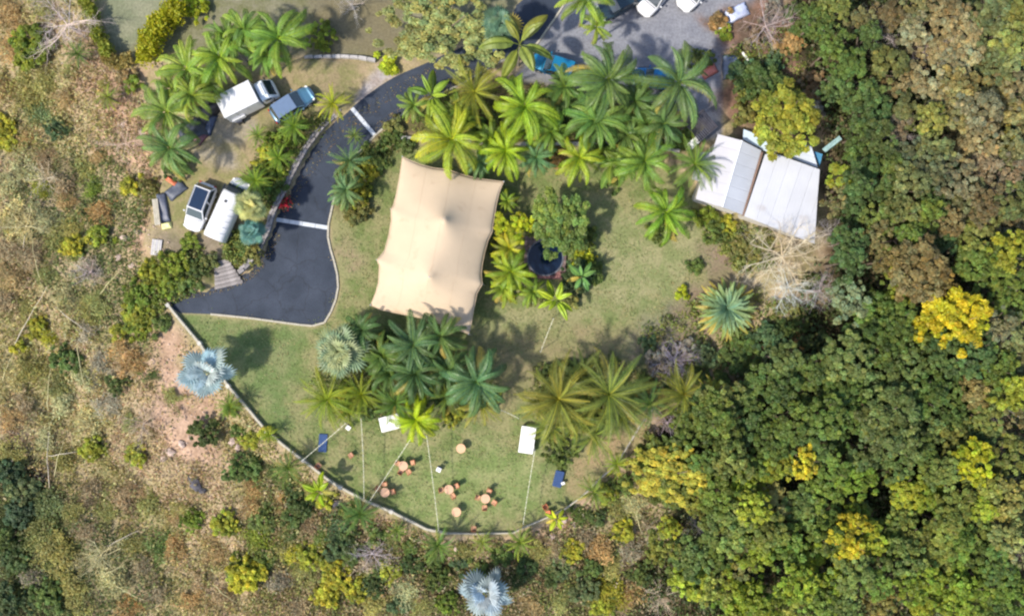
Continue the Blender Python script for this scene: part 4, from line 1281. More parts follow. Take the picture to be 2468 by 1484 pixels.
LANDMARKS = [("the vivid yellow tree", 2297, 776), ("the olive-brown wide crown", 2211, 652), ("the white-flowered crown", 2046, 728), ("the golden lawn-edge tree", 1610, 1150),
             ("the small vivid yellow crown", 1943, 1118), ("the yellow-green domed crown", 2348, 1119), ("the tall yellow-green pair", 2046, 1301), ("the broad sage crown", 2142, 1015),
             ("the cream-green crown", 1861, 1208), ("the top forest corner", 2440, 20), ("the bottom forest corner", 2440, 1470), ("the big bare tree", 1900, 640),
             ("the white-roofed building", 1830, 450), ("the lime tree over the roof", 1892, 288), ("the teal roofing strip", 2005, 347), ("the sago palm", 1755, 745),
             ("the tan canopy", 1060, 590), ("the round pond", 1316, 621), ("the box truck", 600, 235), ("the white SUV", 478, 497), ("the white van", 545, 505),
             ("the turning area", 650, 700), ("the stone steps", 545, 655), ("the blue fan palm", 490, 890), ("the pale fan palm", 825, 845), ("the lower blue fan palm", 1180, 1425),
             ("the vivid yellow bush", 600, 1375), ("the wooden pallet", 375, 596), ("the white bare tree", 150, 50), ("the bright green bush", 78, 112), ("the feather palm clump", 590, 110),
             ("the big sage tree", 1060, 65), ("the blue-grey hatchback", 703, 249), ("the gravel yard", 1500, 100), ("the bright blue car", 1335, 158), ("the navy mat", 778, 1067),
             ("the navy lounger", 1346, 1154), ("the olive spiky palms", 1400, 960), ("the dark palm clump", 990, 880), ("the bottom scrub corner", 20, 1470), ("the top scrub corner", 5, 5),
             ("the yellow scrub bush", 100, 800), ("the dark rock pile", 474, 1167), ("the hedge strip", 228, 70), ("the curved yellow hedge", 360, 80), ("the cream shrub", 971, 1410),
             ("the forest top edge", 2150, 0), ("the forest bottom edge", 2100, 1480), ("the pale tree stand", 2320, 150), ("the scrub bare patch", 300, 350), ("the black pergola", 1690, 303),
             ("the red flowers", 680, 490)]
NUMW = {0: "right beside", 1: "one metre", 2: "two metres", 3: "three metres", 4: "four metres", 5: "five metres", 6: "six metres", 7: "seven metres", 8: "eight metres", 9: "nine metres", 10: "ten metres"}
used_labels = {}


def rel_label(base, dx, dy):
    d = sorted((math.hypot(lx - dx, ly - dy) / K, n, lx, ly) for n, lx, ly in LANDMARKS)
    d = [q for q in d if q[0] > .9]
    cands = []
    for (dist, n, lx, ly) in d[:6]:
        a = math.degrees(math.atan2(ly - dy, dx - lx)) % 360       # 0 = to the right, 90 = above
        if dx > 1750: R_, L_2 = "outer", "lawn"
        elif dx < 480: R_, L_2 = "lawn", "outer"
        else: R_, L_2 = "forest", "scrub"
        k = int(((a + 22.5) % 360) // 45)
        ph = [f"to the {R_} side of", f"above, {R_}-side, of", "straight above", f"above, {L_2}-side, of", f"to the {L_2} side of", f"below, {L_2}-side, of", "straight below", f"below, {R_}-side, of"][k]
        m = int(round(dist))
        if m <= 10: cands.append(f"{base} {NUMW[max(1, m)]} {ph} {n}")
        if m <= 12: cands.append(f"{base} {ph} {n}")
    if len(d) > 1: cands.append(f"{base} between {d[0][1]} and {d[1][1]}")
    for (dist, n, lx, ly) in d[:6]: cands.append(f"{base} about {int(round(dist))} metres from {n}")
    for pre in ("", "small ", "rounded ", "ragged "):
        for c in cands:
            c2 = pre + c
            if c2 not in used_labels and 4 <= len(c2.split()) <= 16:
                used_labels[c2] = 1; return c2
    c2 = cands[0]; return c2


def vary(c, r, amt=.1):
    g = 1 + r.uniform(-amt, amt); h_ = r.uniform(-amt, amt) * .6
    return (c[0] * g * (1 + h_), c[1] * g, c[2] * g * (1 - h_), 1)


def tree(dx, dy, r, key, kind="forest", label=None, sx=1.0, sy=1.0, mesh=None, hc=None, color=None, name=None):
    rad = r / K
    R_ = random.Random(int(dx * 7 + dy * 13))
    forest = kind == "forest"
    if hc is None: hc = (3.2 + rad * .9 + R_.uniform(-1.3, 1.3)) if forest else max(.35, rad * (.75 if kind == "tree" else .45))
    x, y, z = place(dx, dy, hc)
    if mesh is None:
        pool = WISPS if (kind == "scrub" and (key in ("pa", "ol", "br", "og", "gr") or R_.random() < .2)) else CROWN_OPEN if key in ("gr", "br") and R_.random() < .5 else (CROWN_S if rad < 1.15 else CROWN_M if rad < 2.05 else CROWN_L)
        mesh = pool[R_.randrange(len(pool))]
    nm = name or ("forest_tree" if forest else "garden_tree" if kind == "tree" else "scrub_shrub" if kind == "scrub" else "garden_shrub")
    cat = "tree" if (forest or kind == "tree") else "shrub"
    base = PHR[key] + (" forest tree" if forest else " garden tree" if kind == "tree" else " scrub bush" if kind == "scrub" else " garden shrub")
    lab = label or rel_label(base, dx, dy)
    used_labels[lab] = 1
    grp = {"forest": "trees of the forest", "tree": "trees of the garden", "scrub": "bushes of the dry slope", "shrub": "shrubs of the garden"}[kind]
    e = empty(nm, (x, y, z), R_.uniform(0, 6.28) if sx == sy else 0, lab, cat, grp)
    c = link("crown", mesh, e)
    s = rad * (1.3 if forest else 1.14) * R_.uniform(.95, 1.08)
    c.scale = (s * sx, s * sy, s * R_.uniform(.85, 1.15) * (1.0 if forest else .9))
    if sx == sy: c.rotation_euler = (R_.uniform(-.12, .12), R_.uniform(-.12, .12), 0)
    c.location = (0, 0, hc - rad * .25)
    if color is None:
        pc = PAL[key]
        if forest:
            reg = (.26, .235, .14) if (dy < 480 and dx > 2150) else (.11, .155, .045) if dy < 1120 else (.20, .27, .045)
            pc = tuple(pc[i] * .68 + reg[i] * .32 for i in range(3))
            pc = (pc[0] * 1.0, pc[1] * .96, pc[2] * .95) if (dy < 560 and dx > 2120) else (pc[0] * 1.04, pc[1] * 1.07, pc[2] * .84)
        if kind == "scrub":
            pc = {"br": (.34, .26, .14), "og": (.42, .29, .12), "ol": (.29, .285, .085), "pa": (.42, .39, .18), "gr": (.34, .29, .19)}.get(key, pc)
        c.color = vary(pc, R_, .15)
    else: c.color = color
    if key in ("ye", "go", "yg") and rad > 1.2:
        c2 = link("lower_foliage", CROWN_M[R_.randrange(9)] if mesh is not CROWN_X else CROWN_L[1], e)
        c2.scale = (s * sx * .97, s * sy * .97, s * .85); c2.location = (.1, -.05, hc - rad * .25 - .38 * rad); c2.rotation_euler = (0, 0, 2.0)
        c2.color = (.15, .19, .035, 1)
    if hc > .8:
        t = link("trunk", TRUNKS[R_.randrange(4)], e)
        t.scale = (rad * .9 + .5, rad * .9 + .5, max(.3, (hc) * 1.05))
    return e


FOREST = """2005 21 41 ol;1970 51 40 dk;2012 113 40 mg;2073 51 35 br;2091 93 38 te;2135 34 38 br;2200 20 45 ol;2204 76 48 pa;2273 27 42 pa;2314 69 48 pa;2383 27 48 mg;2444 34 50 bg;
2400 79 52 mg;2451 103 48 bg;2255 120 45 pa;2314 148 52 pa;2228 118 28 br;2365 144 45 mg;2434 155 48 mg;2142 161 45 ol;2039 155 40 mg;2022 213 42 te;2074 240 45 te;2125 213 40 br;
2194 192 42 pa;2262 206 50 pa;2314 210 46 ol;2383 213 50 ol;2444 213 48 pa;2245 285 34 yg;2297 268 46 ol;2365 275 52 pa;2434 282 50 ol;2170 268 40 mg;2108 282 42 te;2067 326 42 te;
2125 337 42 dk;2170 309 36 br;2256 357 38 mg;2204 371 42 te;2314 364 45 pa;2365 326 45 pa;2444 364 44 ol;2417 343 34 yg;2142 405 42 mg;2204 405 42 mg;2074 388 44 dk;2256 405 40 te;
2297 429 46 pa;2365 405 46 br;2434 412 46 br;2067 440 42 te;2125 457 44 dk;2194 446 42 mg;2245 488 42 mg;2324 474 44 ol;2383 481 46 br;2444 481 46 ol;2022 429 30 yg;2012 481 34 br;
2067 515 36 te;2125 528 42 mg;2176 508 40 ol;2231 521 36 bg;2279 538 40 og;2348 508 46 br;2365 549 46 ol;2434 528 48 br;2053 583 42 te;2108 576 40 br;2183 576 38 mg;2273 583 38 te;
2341 590 42 ol;2434 604 42 yg;2046 631 44 te;2142 631 42 br;2176 686 36 yg;2256 672 44 og;2355 642 50 mg;2417 666 48 mg;2115 762 56 mg;2173 779 44 mg;
2434 728 52 mg;2410 779 46 gr;2451 807 44 pa;2091 824 52 dk;2039 858 48 sg;2010 882 40 ol;2139 848 48 dk;2204 831 44 dk;2279 858 52 te;2348 848 50 te;
2400 882 46 mg;2444 858 44 br;1885 865 40 sg;1946 892 42 dk;1867 920 46 dk;1936 944 48 dk;2005 944 46 mg;2108 944 56 sg;2176 944 48 sg;2228 951 50 mg;2279 933 46 dk;2348 933 48 br;
2400 951 44 ol;2444 944 46 yg;2176 892 46 sg;2039 926 44 mg;1833 1002 44 mg;1912 1009 48 mg;1991 1002 44 mg;2060 995 42 mg;2228 1036 56 sg;2176 1070 48 sg;
2091 1088 46 sg;2012 1060 36 dk;1878 1118 38 yg;1826 1112 44 mg;2005 1129 42 mg;2067 1153 42 bg;2159 1122 38 sg;2211 1088 36 dk;2245 1129 42 ol;2279 1146 40 sg;
2307 995 46 dk;2365 1043 36 te;2383 1009 44 ol;2434 995 46 br;2434 1095 46 ol;1816 1187 36 yg;1936 1232 50 sg;1991 1187 44 mg;2060 1249 40 yg;
2100 1300 38 yg;2183 1180 44 yg;2228 1194 42 bg;2176 1235 42 ol;2262 1215 40 mg;2307 1208 42 ol;2362 1228 36 yg;2279 1266 46 ol;2348 1283 44 sg;2424 1198 50 pa;2424 1249 44 br;
2427 1294 42 pa;2451 1335 34 gr;2142 1301 46 dk;2204 1301 48 ol;2252 1318 46 ol;2304 1311 44 mg;2355 1345 44 te;2410 1362 44 te;1840 1283 52 ol;1826 1338 46 bg;1895 1318 48 mg;
1943 1345 46 bg;1919 1404 48 bg;1998 1404 46 bg;2056 1386 46 sg;2108 1397 42 mg;2176 1345 48 sg;2125 1445 38 og;2218 1414 48 bg;2279 1404 52 bg;2331 1428 48 bg;2297 1465 46 bg;
2228 1455 34 yg;2383 1404 46 mg;2441 1421 48 mg;2417 1465 44 te;1833 1462 50 bg;1902 1462 46 ol;1970 1465 46 mg;2039 1465 44 sg;2350 1475 40 mg;
1663 1033 48 mg;1783 1019 46 te;1749 1060 42 dk;1766 1112 44 ol;1800 1167 44 bg;1732 1187 46 dk;1749 1266 58 sg;1820 1225 38 yg;1687 1215 38 ol;
1594 1318 38 ol;1673 1345 46 sg;1663 1393 44 yg;1783 1345 40 br;1817 1318 42 bg;1714 1421 48 ol;1783 1428 52 bg;1766 1469 44 bg;1720 1330 40 dk;
1860 1060 44 mg;1960 1060 46 dk;1700 980 40 dk;1740 960 42 ol;1800 950 40 dk;2380 1170 34 ol;2300 1060 40 ol;1990 1290 46 dk;1700 1110 34 mg;1720 1000 44 mg""".replace("\n", "")
for row in FOREST.split(";"):
    a = row.split()
    tree(float(a[0]), float(a[1]), float(a[2]), a[3], "forest")
tree(2297, 776, 74, "ye", "forest", "vivid yellow tree, the brightest crown in the forest", color=(.50, .43, .02, 1), hc=6.0)
tree(2211, 648, 66, "ol", "forest", "wide olive-brown crown straight above the vivid yellow tree", color=(.23, .185, .07, 1))
tree(2046, 728, 50, "cr", "forest", "dark crown sprinkled with cream flowers between the bare tree and vivid yellow tree", color=(.24, .30, .15, 1))
tree(1943, 1118, 34, "ye", "forest", "small vivid yellow crown rising from dark green forest", sx=.8, sy=1.1, hc=6.2)
tree(2348, 1119, 48, "yg", "forest", "yellow-green domed crown near the brown thicket", color=(.38, .40, .02, 1), hc=6.0)
tree(2407, 1160, 15, "ye", "forest", "tiny yellow crown beside the yellow-green domed crown")
tree(2046, 1296, 56, "yg", "forest", "tall yellow-green crown in the lower forest", color=(.42, .37, .025, 1), hc=6.0)
tree(2142, 1015, 66, "sg", "forest", "broad sage crown, widest in the lower forest", hc=6.3)
tree(1861, 1208, 42, "cr", "forest", "cream-green rounded crown behind the golden lawn-edge tree", color=(.40, .38, .12, 1))
tree(1612, 1148, 76, "go", "tree", "golden-yellow spreading tree just outside the lawn wall", sx=1.32, sy=.98, mesh=CROWN_X, hc=3.2, color=(.45, .42, .06, 1))
tree(1056, 66, 118, "sg", "tree", "big sage-olive tree overhanging the top of the driveway", sx=1.2, sy=.86, mesh=CROWN_X, hc=4.6, color=(.30, .32, .105, 1))
tree(1892, 287, 88, "lm", "tree", "lime-yellow tree hanging over the white roof", mesh=CROWN_L[1], hc=5.6, color=(.31, .325, .04, 1))
tree(1352, 542, 78, "mg", "tree", "leafy mid-green tree standing over the round pond", sx=.95, sy=1.12, mesh=CROWN_L[0], hc=3.8, color=(.17, .245, .05, 1))
tree(1237, 545, 50, "lm", "tree", "glowing lime tree between the tan canopy and the pond tree", mesh=CROWN_L[2], hc=2.8, color=(.36, .40, .015, 1))

GARDEN = """1700 860 38 sg shrub;1790 830 36 mg shrub;1850 872 40 sg shrub;1905 862 34 og shrub;1660 992 30 mg shrub;1930 765 34 dk shrub;1960 832 40 te shrub;1900 740 32 ol shrub;1955 690 34 dk shrub;1890 925 34 sg shrub;1840 212 62 dk tree;1800 176 42 te tree;1790 270 36 ol shrub;1930 40 42 dk tree;1870 30 42 gr shrub;1830 85 40 br shrub;1740 45 28 og shrub;1745 78 24 bg shrub;1900 105 38 og shrub;1868 150 32 te shrub;
1955 200 38 br shrub;1960 270 30 gr shrub;1690 145 34 dk shrub;1410 612 32 lm shrub;1392 668 44 te shrub;1285 545 28 ol shrub;1400 640 26 mg shrub;1410 580 36 mg shrub;1425 660 34 mg shrub;1645 707 22 lm shrub;1676 640 20 mg shrub;
1870 520 20 ol shrub;1795 605 40 ol shrub;1835 570 34 ol shrub;1725 560 32 mg shrub;1700 520 30 bg shrub;1750 545 26 yg shrub;1590 560 34 mg shrub;1840 810 46 te shrub;1770 868 44 dk shrub;1815 880 36 mg shrub;
1600 868 44 gr shrub;1560 830 26 te shrub;1650 850 34 gr shrub;1925 825 24 og shrub;1880 800 34 dk shrub;1680 905 34 dk shrub;1740 925 30 mg shrub;1820 930 34 yg shrub;
775 86 38 bg shrub;470 22 36 lm shrub;302 186 26 og shrub;320 205 24 bg shrub;930 150 30 lm shrub;700 312 34 mg shrub;672 345 36 bg shrub;640 378 34 yg shrub;655 405 36 bg shrub;625 440 38 mg shrub;660 455 28 mg shrub;
603 612 32 ol shrub;588 600 24 mg shrub;456 585 23 bg shrub;412 642 40 bg shrub;447 680 40 mg shrub;405 693 36 bg shrub;361 659 38 yg shrub;481 642 34 dk shrub;508 625 24 ol shrub;337 712 42 bg shrub;335 755 42 yg shrub;330 789 32 bg shrub;
385 786 28 mg shrub;319 443 30 yg shrub;361 460 34 ol shrub;429 405 36 dk shrub;860 470 38 yg shrub;862 505 38 ol shrub;940 335 32 mg shrub;900 372 28 mg shrub;885 410 30 yg shrub;920 395 24 mg shrub;950 300 26 ol shrub;
980 350 26 dk shrub;840 1290 30 dk shrub;560 985 20 bg shrub;640 1045 22 yg shrub;605 1130 28 mg shrub;1430 1015 40 mg shrub;1350 1085 42 mg shrub;1380 905 38 dk shrub;1315 905 26 dk shrub;
950 950 40 dk shrub;900 985 36 mg shrub;1050 950 38 dk shrub;1010 860 40 dk shrub;900 880 34 dk shrub;930 830 34 mg shrub;1090 1000 34 yg shrub;830 965 34 yg shrub;1180 960 30 ol shrub;1560 945 36 ol shrub;1620 935 34 dk shrub;
1070 250 30 ol shrub;1100 300 28 ol shrub;1160 320 34 mg shrub;1340 300 34 dk shrub;1340 380 26 og shrub;1500 330 34 dk shrub;1530 300 26 ol shrub;1210 300 26 ol shrub;1470 440 26 mg shrub;1540 240 32 dk shrub;1440 350 34 mg shrub;
1650 340 30 mg shrub;1590 300 34 dk shrub;1220 700 26 yg shrub;1260 660 26 mg shrub;1195 600 24 ol shrub;1290 720 24 ol shrub;1380 720 28 ol shrub""".replace("\n", "")
for row in GARDEN.split(";"):
    a = row.split()
    tree(float(a[0]), float(a[1]), float(a[2]), a[3], a[4])

SCRUB = """76 110 60 bg;21 21 40 og;103 14 34 ol;69 220 46 ol;103 192 34 ol;10 213 34 og;86 268 40 sg;10 302 36 yg;17 337 28 yg;137 309 34 te;161 234 28 og;223 457 28 bg;52 405 42 pa;96 460 26 yg;
17 457 38 pa;151 447 38 br;158 491 28 og;52 532 44 pa;113 539 40 pa;21 607 40 br;86 618 44 br;127 583 36 ol;240 521 34 og;247 570 30 bg;182 590 36 yg;220 652 34 gr;155 721 40 pa;240 721 34 ol;
86 790 34 yg;113 820 30 ye;45 834 24 yg;292 807 28 yg;309 858 42 og;69 872 44 ol;155 865 40 mg;192 906 34 pa;206 755 38 ol;206 800 36 gr;282 924 32 dk;412 958 26 ol;34 917 38 pa;127 927 38 ol;
52 978 42 br;148 968 42 pa;240 875 34 gr;261 968 36 gr;361 903 18 mg;21 728 40 br;34 676 38 og;21 1146 48 te;52 1180 50 sg;21 1088 40 ol;103 1222 48 sg;41 1232 46 te;21 1301 50 dk;86 1290 46 ol;
120 1318 44 ol;34 1352 44 dk;69 1397 34 gr;34 1448 48 te;113 1438 44 mg;165 1404 42 ol;155 1335 44 ol;172 1455 38 ol;213 1030 45 pa;223 1077 38 yg;326 1095 34 yg;464 1256 34 bg;543 1259 40 yg;
491 1040 38 dk;567 1129 36 mg;611 1119 32 dk;611 1174 26 og;292 1215 40 br;361 1215 38 ol;378 1311 42 mg;309 1301 36 ol;481 1404 34 br;240 1335 36 pa;275 1404 44 pa;378 1421 36 br;206 1187 42 br;
613 1215 30 og;634 1249 36 mg;620 1295 42 bg;713 1229 44 dk;703 1277 36 dk;823 1266 42 te;813 1311 44 te;744 1283 34 br;754 1335 42 yg;806 1380 44 yg;799 1431 46 yg;737 1387 40 ol;885 1345 42 gr;
995 1362 32 dk;909 1404 36 dk;1053 1397 34 mg;1108 1362 28 te;1012 1448 32 ol;892 1448 38 ol;1080 1455 32 bg;960 1455 30 te;668 1404 36 gr;720 1455 36 br;1405 1301 38 br;1440 1325 40 og;1460 1359 42 ol;
1405 1421 40 sg;1457 1421 44 yg;1453 1455 34 yg;1508 1318 40 gr;1543 1380 32 dk;1525 1431 38 og;1330 1386 36 dk;1268 1369 32 dk;1337 1325 28 br;1285 1455 34 og;1354 1455 34 ol;1525 1232 38 pa;1481 1235 34 ol;
1440 1246 26 dk;1611 1270 34 yg;1565 1270 30 gr;1600 1430 36 br;1350 1370 34 sg;1240 1400 28 dk;20 120 36 og;30 530 30 ol;170 560 30 ol;420 1330 36 og;460 1450 34 og;540 1440 30 br;300 1470 34 og;
200 1290 34 br;330 1370 32 br;440 1220 28 ol;520 1330 34 og;250 1230 30 ol;100 1060 34 pa;150 1110 34 ol;330 1180 28 br;170 1240 30 ol;260 1130 28 pa;110 660 30 ol;160 800 28 ol;60 740 30 ol;
30 1010 30 og;320 1020 26 ol;200 400 26 ol;240 380 22 og;250 200 20 ol;110 380 30 br;60 330 26 og;170 170 20 ol;420 1250 24 br;680 1320 30 ol;700 1180 26 dk;680 1200 20 og""".replace("\n", "")
SCRUB += ";700 1165 26 mg;745 1175 24 ol;845 1235 28 mg;790 1205 24 yg;905 1290 30 mg;940 1310 28 ol;985 1310 26 mg;1120 1330 28 ol;1210 1335 28 mg;1300 1330 30 ol;1390 1240 28 mg;1465 1190 28 yg;1500 1165 26 mg;850 1330 34 mg;900 1370 34 ol;940 1380 32 yg;770 1300 30 mg;660 1140 28 mg;600 1060 24 yg;575 1040 22 mg;1380 1330 34 yg;1420 1370 36 mg;1500 1280 34 yg;1150 1370 28 mg;1040 1350 28 mg;860 1420 40 yg;700 1340 36 yg;640 1340 30 mg"
for row in SCRUB.split(";"):
    a = row.split()
    tree(float(a[0]), float(a[1]), float(a[2]), a[3], "scrub")
tree(592, 1378, 56, "ye", "scrub", "vivid yellow bush at the foot of the dry slope", color=(.48, .46, .04, 1), mesh=CROWN_L[3])
tree(971, 1410, 37, "cr", "scrub", "cream-green rounded bush beside the lower blue fan palm", color=(.45, .46, .22, 1))


# hedges
def hedge(pts, w, h, key, label, n, seed):
    rng = np.random.default_rng(seed)
    path = np.array(cut_path(smooth_path([P(*q, h) for q in pts], 4), .25))
    k = rng.integers(0, len(path), n)
    a = rng.uniform(0, 2 * np.pi, n)
    zz = h * np.sin(np.pi * rng.uniform(.12, .5, n)); rr = w / 2 * np.sqrt(np.clip(1.02 - (zz / h) ** 2.4, .03, 1)) * rng.uniform(.8, 1.1, n)
    bmp = 1 + .2 * np.sin(k * .9)
    C = np.stack([path[k, 0] + np.cos(a) * rr * bmp, path[k, 1] + np.sin(a) * rr * bmp, zz * bmp + gz1(*path[0])], 1)
    top_ = rng.uniform(size=n) < .45
    C[top_, 2] = (h * bmp * rng.uniform(.85, 1.05, n))[top_] + gz1(*path[0])
    C[top_, :2] = (path[k] + rng.uniform(-.4, .4, (n, 2)) * w * .9)[top_]
    Nn = norm(np.stack([np.cos(a) * .5, np.sin(a) * .5, np.ones(n) * .7], 1) + rng.normal(size=(n, 3)) * .4)
    V, F, T = leaf_cloud(C, Nn, .26, rng)
    o = link("garden_hedge", np_mesh("garden_hedge", V, F, tint=T, mat=M_LEAF)); o.color = (*PAL[key], 1)
    return tag(o, label, "hedge", "clipped hedges of the upper garden")


h1 = hedge([(195, -20), (212, 30), (228, 75), (255, 125)], 1.25, 1.3, "bg", "straight green hedge strip between the dry slope and the top lawn", 3600, 1); h1.color = (.24, .27, .03, 1)
h2 = hedge([(425, 15), (388, 45), (360, 85), (345, 130)], 2.1, 1.8, "lm", "curved yellow-green hedge on the inner side of the top lawn", 5200, 2); h2.color = (.34, .34, .012, 1)
h3 = hedge([(255, 135), (275, 148), (305, 140)], 1.3, 1.0, "ol", "short olive hedge closing the tip of the top lawn", 1600, 3); h3.color = (.28, .22, .06, 1)


# ---------------------------------------------------------------- palms
def frond_mesh(a0, bend, width, pairs=26, droop=.5, vfold=.25, lw=1.0, seed=0, twist=0.0, tipw=.25):
    """feather frond of length 1 from the origin, leaving at elevation a0 and bending by bend (radians)"""
    rng = random.Random(seed)
    N_ = 10; pts = [Vector((0, 0, 0))]; dirs = []
    for i in range(N_):
        th = a0 - bend * ((i + .5) / N_) ** 1.25
        d = Vector((math.cos(th), twist * i / N_ * .5, math.sin(th))); d.normalize(); dirs.append(d)
        pts.append(pts[-1] + d / N_)
    def at(t):
        k = min(int(t * N_), N_ - 1); f = t * N_ - k
        return pts[k].lerp(pts[k + 1], f), dirs[k]
    V, F, T = [], [], []
    # rachis
    for i in range(N_ + 1):
        r = .012 * (1 - .8 * i / N_)
        p = pts[i]
        for q in ((0, r, 0), (0, -r, 0), (0, 0, r * 1.4)): V.append(tuple(p + Vector(q))); T.append((1.5, 1.35, .9))
    for i in range(N_):
        for k in range(3): F.append((i * 3 + k, i * 3 + (k + 1) % 3, i * 3 + 3 + (k + 1) % 3, i * 3 + 3 + k))
    step = (1 - .1) / pairs
    for i in range(pairs):
        t = .1 + step * (i + .5)
        p, d = at(min(t, .999))
        prof = math.sin(math.pi * min(1, (.12 + .88 * t)) ** 1.15) ** .6 * (1 - tipw * t) if t < .97 else .25
        ln = width * max(prof, .18) * rng.uniform(.88, 1.08)
        hw_ = step * .62 * lw
        for s in (-1, 1):
            side = Vector((0, s, 0))
            fwd = .55 + .5 * t
            v = (side + d * fwd).normalized()
            up = d.cross(side) * (-s)
            if up.z < 0: up = -up
            p1 = p + v * ln * .5 + Vector((0, 0, vfold * ln * .35))
            p2 = p + v * ln + Vector((0, 0, vfold * ln * .3 - droop * ln * .6))
            b = len(V)
            V += [tuple(p - d * hw_), tuple(p + d * hw_), tuple(p1 + d * hw_ * 1.15), tuple(p1 - d * hw_ * 1.15), tuple(p2 + d * hw_ * .3), tuple(p2 - d * hw_ * .3)]
            g = rng.uniform(.82, 1.15); y_ = rng.uniform(.93, 1.08)
            yt = 1 + .45 * t
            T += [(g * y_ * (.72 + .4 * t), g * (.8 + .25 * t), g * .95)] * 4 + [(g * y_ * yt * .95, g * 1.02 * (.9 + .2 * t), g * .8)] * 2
            F += [(b, b + 1, b + 2, b + 3), (b + 3, b + 2, b + 4, b + 5)]
    me = bpy.data.meshes.new("frond"); me.from_pydata(V, [], F)
    a = me.attributes.new("tint", 'FLOAT_COLOR', 'POINT')
    a.data.foreach_set("color", np.concatenate([np.array(T, dtype=np.float32), np.ones((len(T), 1), np.float32)], 1).ravel())
    me.materials.append(M_FROND); me.update()
    return me


def fan_mesh(seed, seg=18, pet=.5, ang=300):
    rng = random.Random(seed); V, F, T = [], [], []
    # petiole
    for i in range(5):
        t = i / 4 * pet; z = .5 * t - .35 * t * t; r = .014
        for q in ((0, r, 0), (0, -r, 0), (0, 0, r)): V.append((t, q[1], z + q[2])); T.append((1.25, 1.2, 1.0))
    for i in range(4):
        for k in range(3): F.append((i * 3 + k, i * 3 + (k + 1) % 3, i * 3 + 3 + (k + 1) % 3, i * 3 + 3 + k))
    hub = Vector((pet, 0, .5 * pet - .35 * pet * pet))
    R0 = 1 - pet
    for k in range(seg):
        a = math.radians(-ang / 2 + ang * (k + .5) / seg); da = math.radians(ang / seg / 2) * .98
        rr = R0 * (1.0 - .25 * abs(a) / math.pi) * rng.uniform(.92, 1.05)
        def pt(r, an, z): return hub + Vector((r * math.cos(an), r * math.sin(an), z))
        b = len(V); dz = -.28 * rr; fold = .022 * rr
        V += [tuple(hub), tuple(pt(rr * .70, a - da, -.03 - fold)), tuple(pt(rr * .70, a, -.03 + fold)), tuple(pt(rr * .70, a + da, -.03 - fold)), tuple(pt(rr * 1.02, a, dz * .7))]
        g = rng.uniform(.8, 1.15)
        T += [(g * 1.05, g * 1.03, g)] * 5
        F += [(b, b + 1, b + 2), (b, b + 2, b + 3), (b + 1, b + 4, b + 2), (b + 2, b + 4, b + 3)]
    me = bpy.data.meshes.new("fan_leaf"); me.from_pydata(V, [], F)
    a_ = me.attributes.new("tint", 'FLOAT_COLOR', 'POINT')
    a_.data.foreach_set("color", np.concatenate([np.array(T, dtype=np.float32), np.ones((len(T), 1), np.float32)], 1).ravel())
    me.materials.append(M_FROND); me.update()
    return me


def paddle_mesh(seed, width=.3, a0=.9, bend=1.4):
    rng = random.Random(seed); V, F, T = [], [], []
    N_ = 12; p = Vector((0, 0, 0)); rows = []
    for i in range(N_ + 1):
        t = i / N_; th = a0 - bend * t ** 1.3
        w = 0.012 if t < .18 else width / 2 * math.sin(math.pi * ((t - .18) / .82) ** .75) ** .7 + .004
        if t >= 1: w = .01
        z = .18 * w + (rng.uniform(-.012, .012) if w > .05 else 0)
        rows.append((p.copy(), w, z)); p = p + Vector((math.cos(th), 0, math.sin(th))) / N_
    for (q, w, z) in rows:
        V += [(q.x, w, q.z + z - w * .45), (q.x, w * .5, q.z + z), (q.x, 0, q.z - .01), (q.x, -w * .5, q.z + z), (q.x, -w, q.z + z - w * .45)]
        g = rng.uniform(.88, 1.12)
        T += [(g * .95, g * .95, g), (g, g, g), (1.35, 1.3, .9), (g, g, g), (g * .95, g * .95, g)]
    for i in range(N_):
        for k in range(4): F.append((i * 5 + k, i * 5 + k + 1, i * 5 + 6 + k, i * 5 + 5 + k))
    me = bpy.data.meshes.new("paddle_leaf"); me.from_pydata(V, [], F)
    a_ = me.attributes.new("tint", 'FLOAT_COLOR', 'POINT')
    a_.data.foreach_set("color", np.concatenate([np.array(T, dtype=np.float32), np.ones((len(T), 1), np.float32)], 1).ravel())
    me.materials.append(M_FROND); me.update()
    return me


FE = {  # young upright, middle, low
    "feather": [[frond_mesh(1.2, 2.0, .15, 24, .45, .3, .6, s, .3) for s in (1, 2)], [frond_mesh(.85, 2.1, .165, 26, .55, .25, .6, s, (-.5, .6, .2)[s - 3]) for s in (3, 4, 5)], [frond_mesh(.45, 1.8, .165, 26, .8, .15, .55, s, (-.5, .5)[s - 6]) for s in (6, 7)]],
    "spiky": [[frond_mesh(1.2, .9, .075, 30, .2, .6, .38, s) for s in (11, 12)], [frond_mesh(.7, 1.3, .12, 30, .5, .4, .36, s, (-.6, .6)[s - 13]) for s in (13, 14)], [frond_mesh(.25, 1.5, .13, 30, .9, .1, .34, s, (-.6, .6)[s - 15]) for s in (15, 16)]],
    "sago": [[frond_mesh(1.1, .7, .11, 26, .1, .5, .8, s) for s in (21, 22)], [frond_mesh(.7, .8, .115, 28, .1, .4, .8, s) for s in (23, 24)], [frond_mesh(.3, .8, .115, 28, .2, .3, .8, s) for s in (25, 26)]],
    "fan": [[fan_mesh(s, 16, .40, 250) for s in (31, 32)], [fan_mesh(s, 18, .42, 270) for s in (33, 34)], [fan_mesh(s, 18, .45, 260) for s in (35, 36)]],
    "paddle": [[paddle_mesh(s, .24, 1.15, 1.3) for s in (41, 42)], [paddle_mesh(s, .3, .8, 1.5) for s in (43, 44)], [paddle_mesh(s, .3, .4, 1.3) for s in (45, 46)]],
}
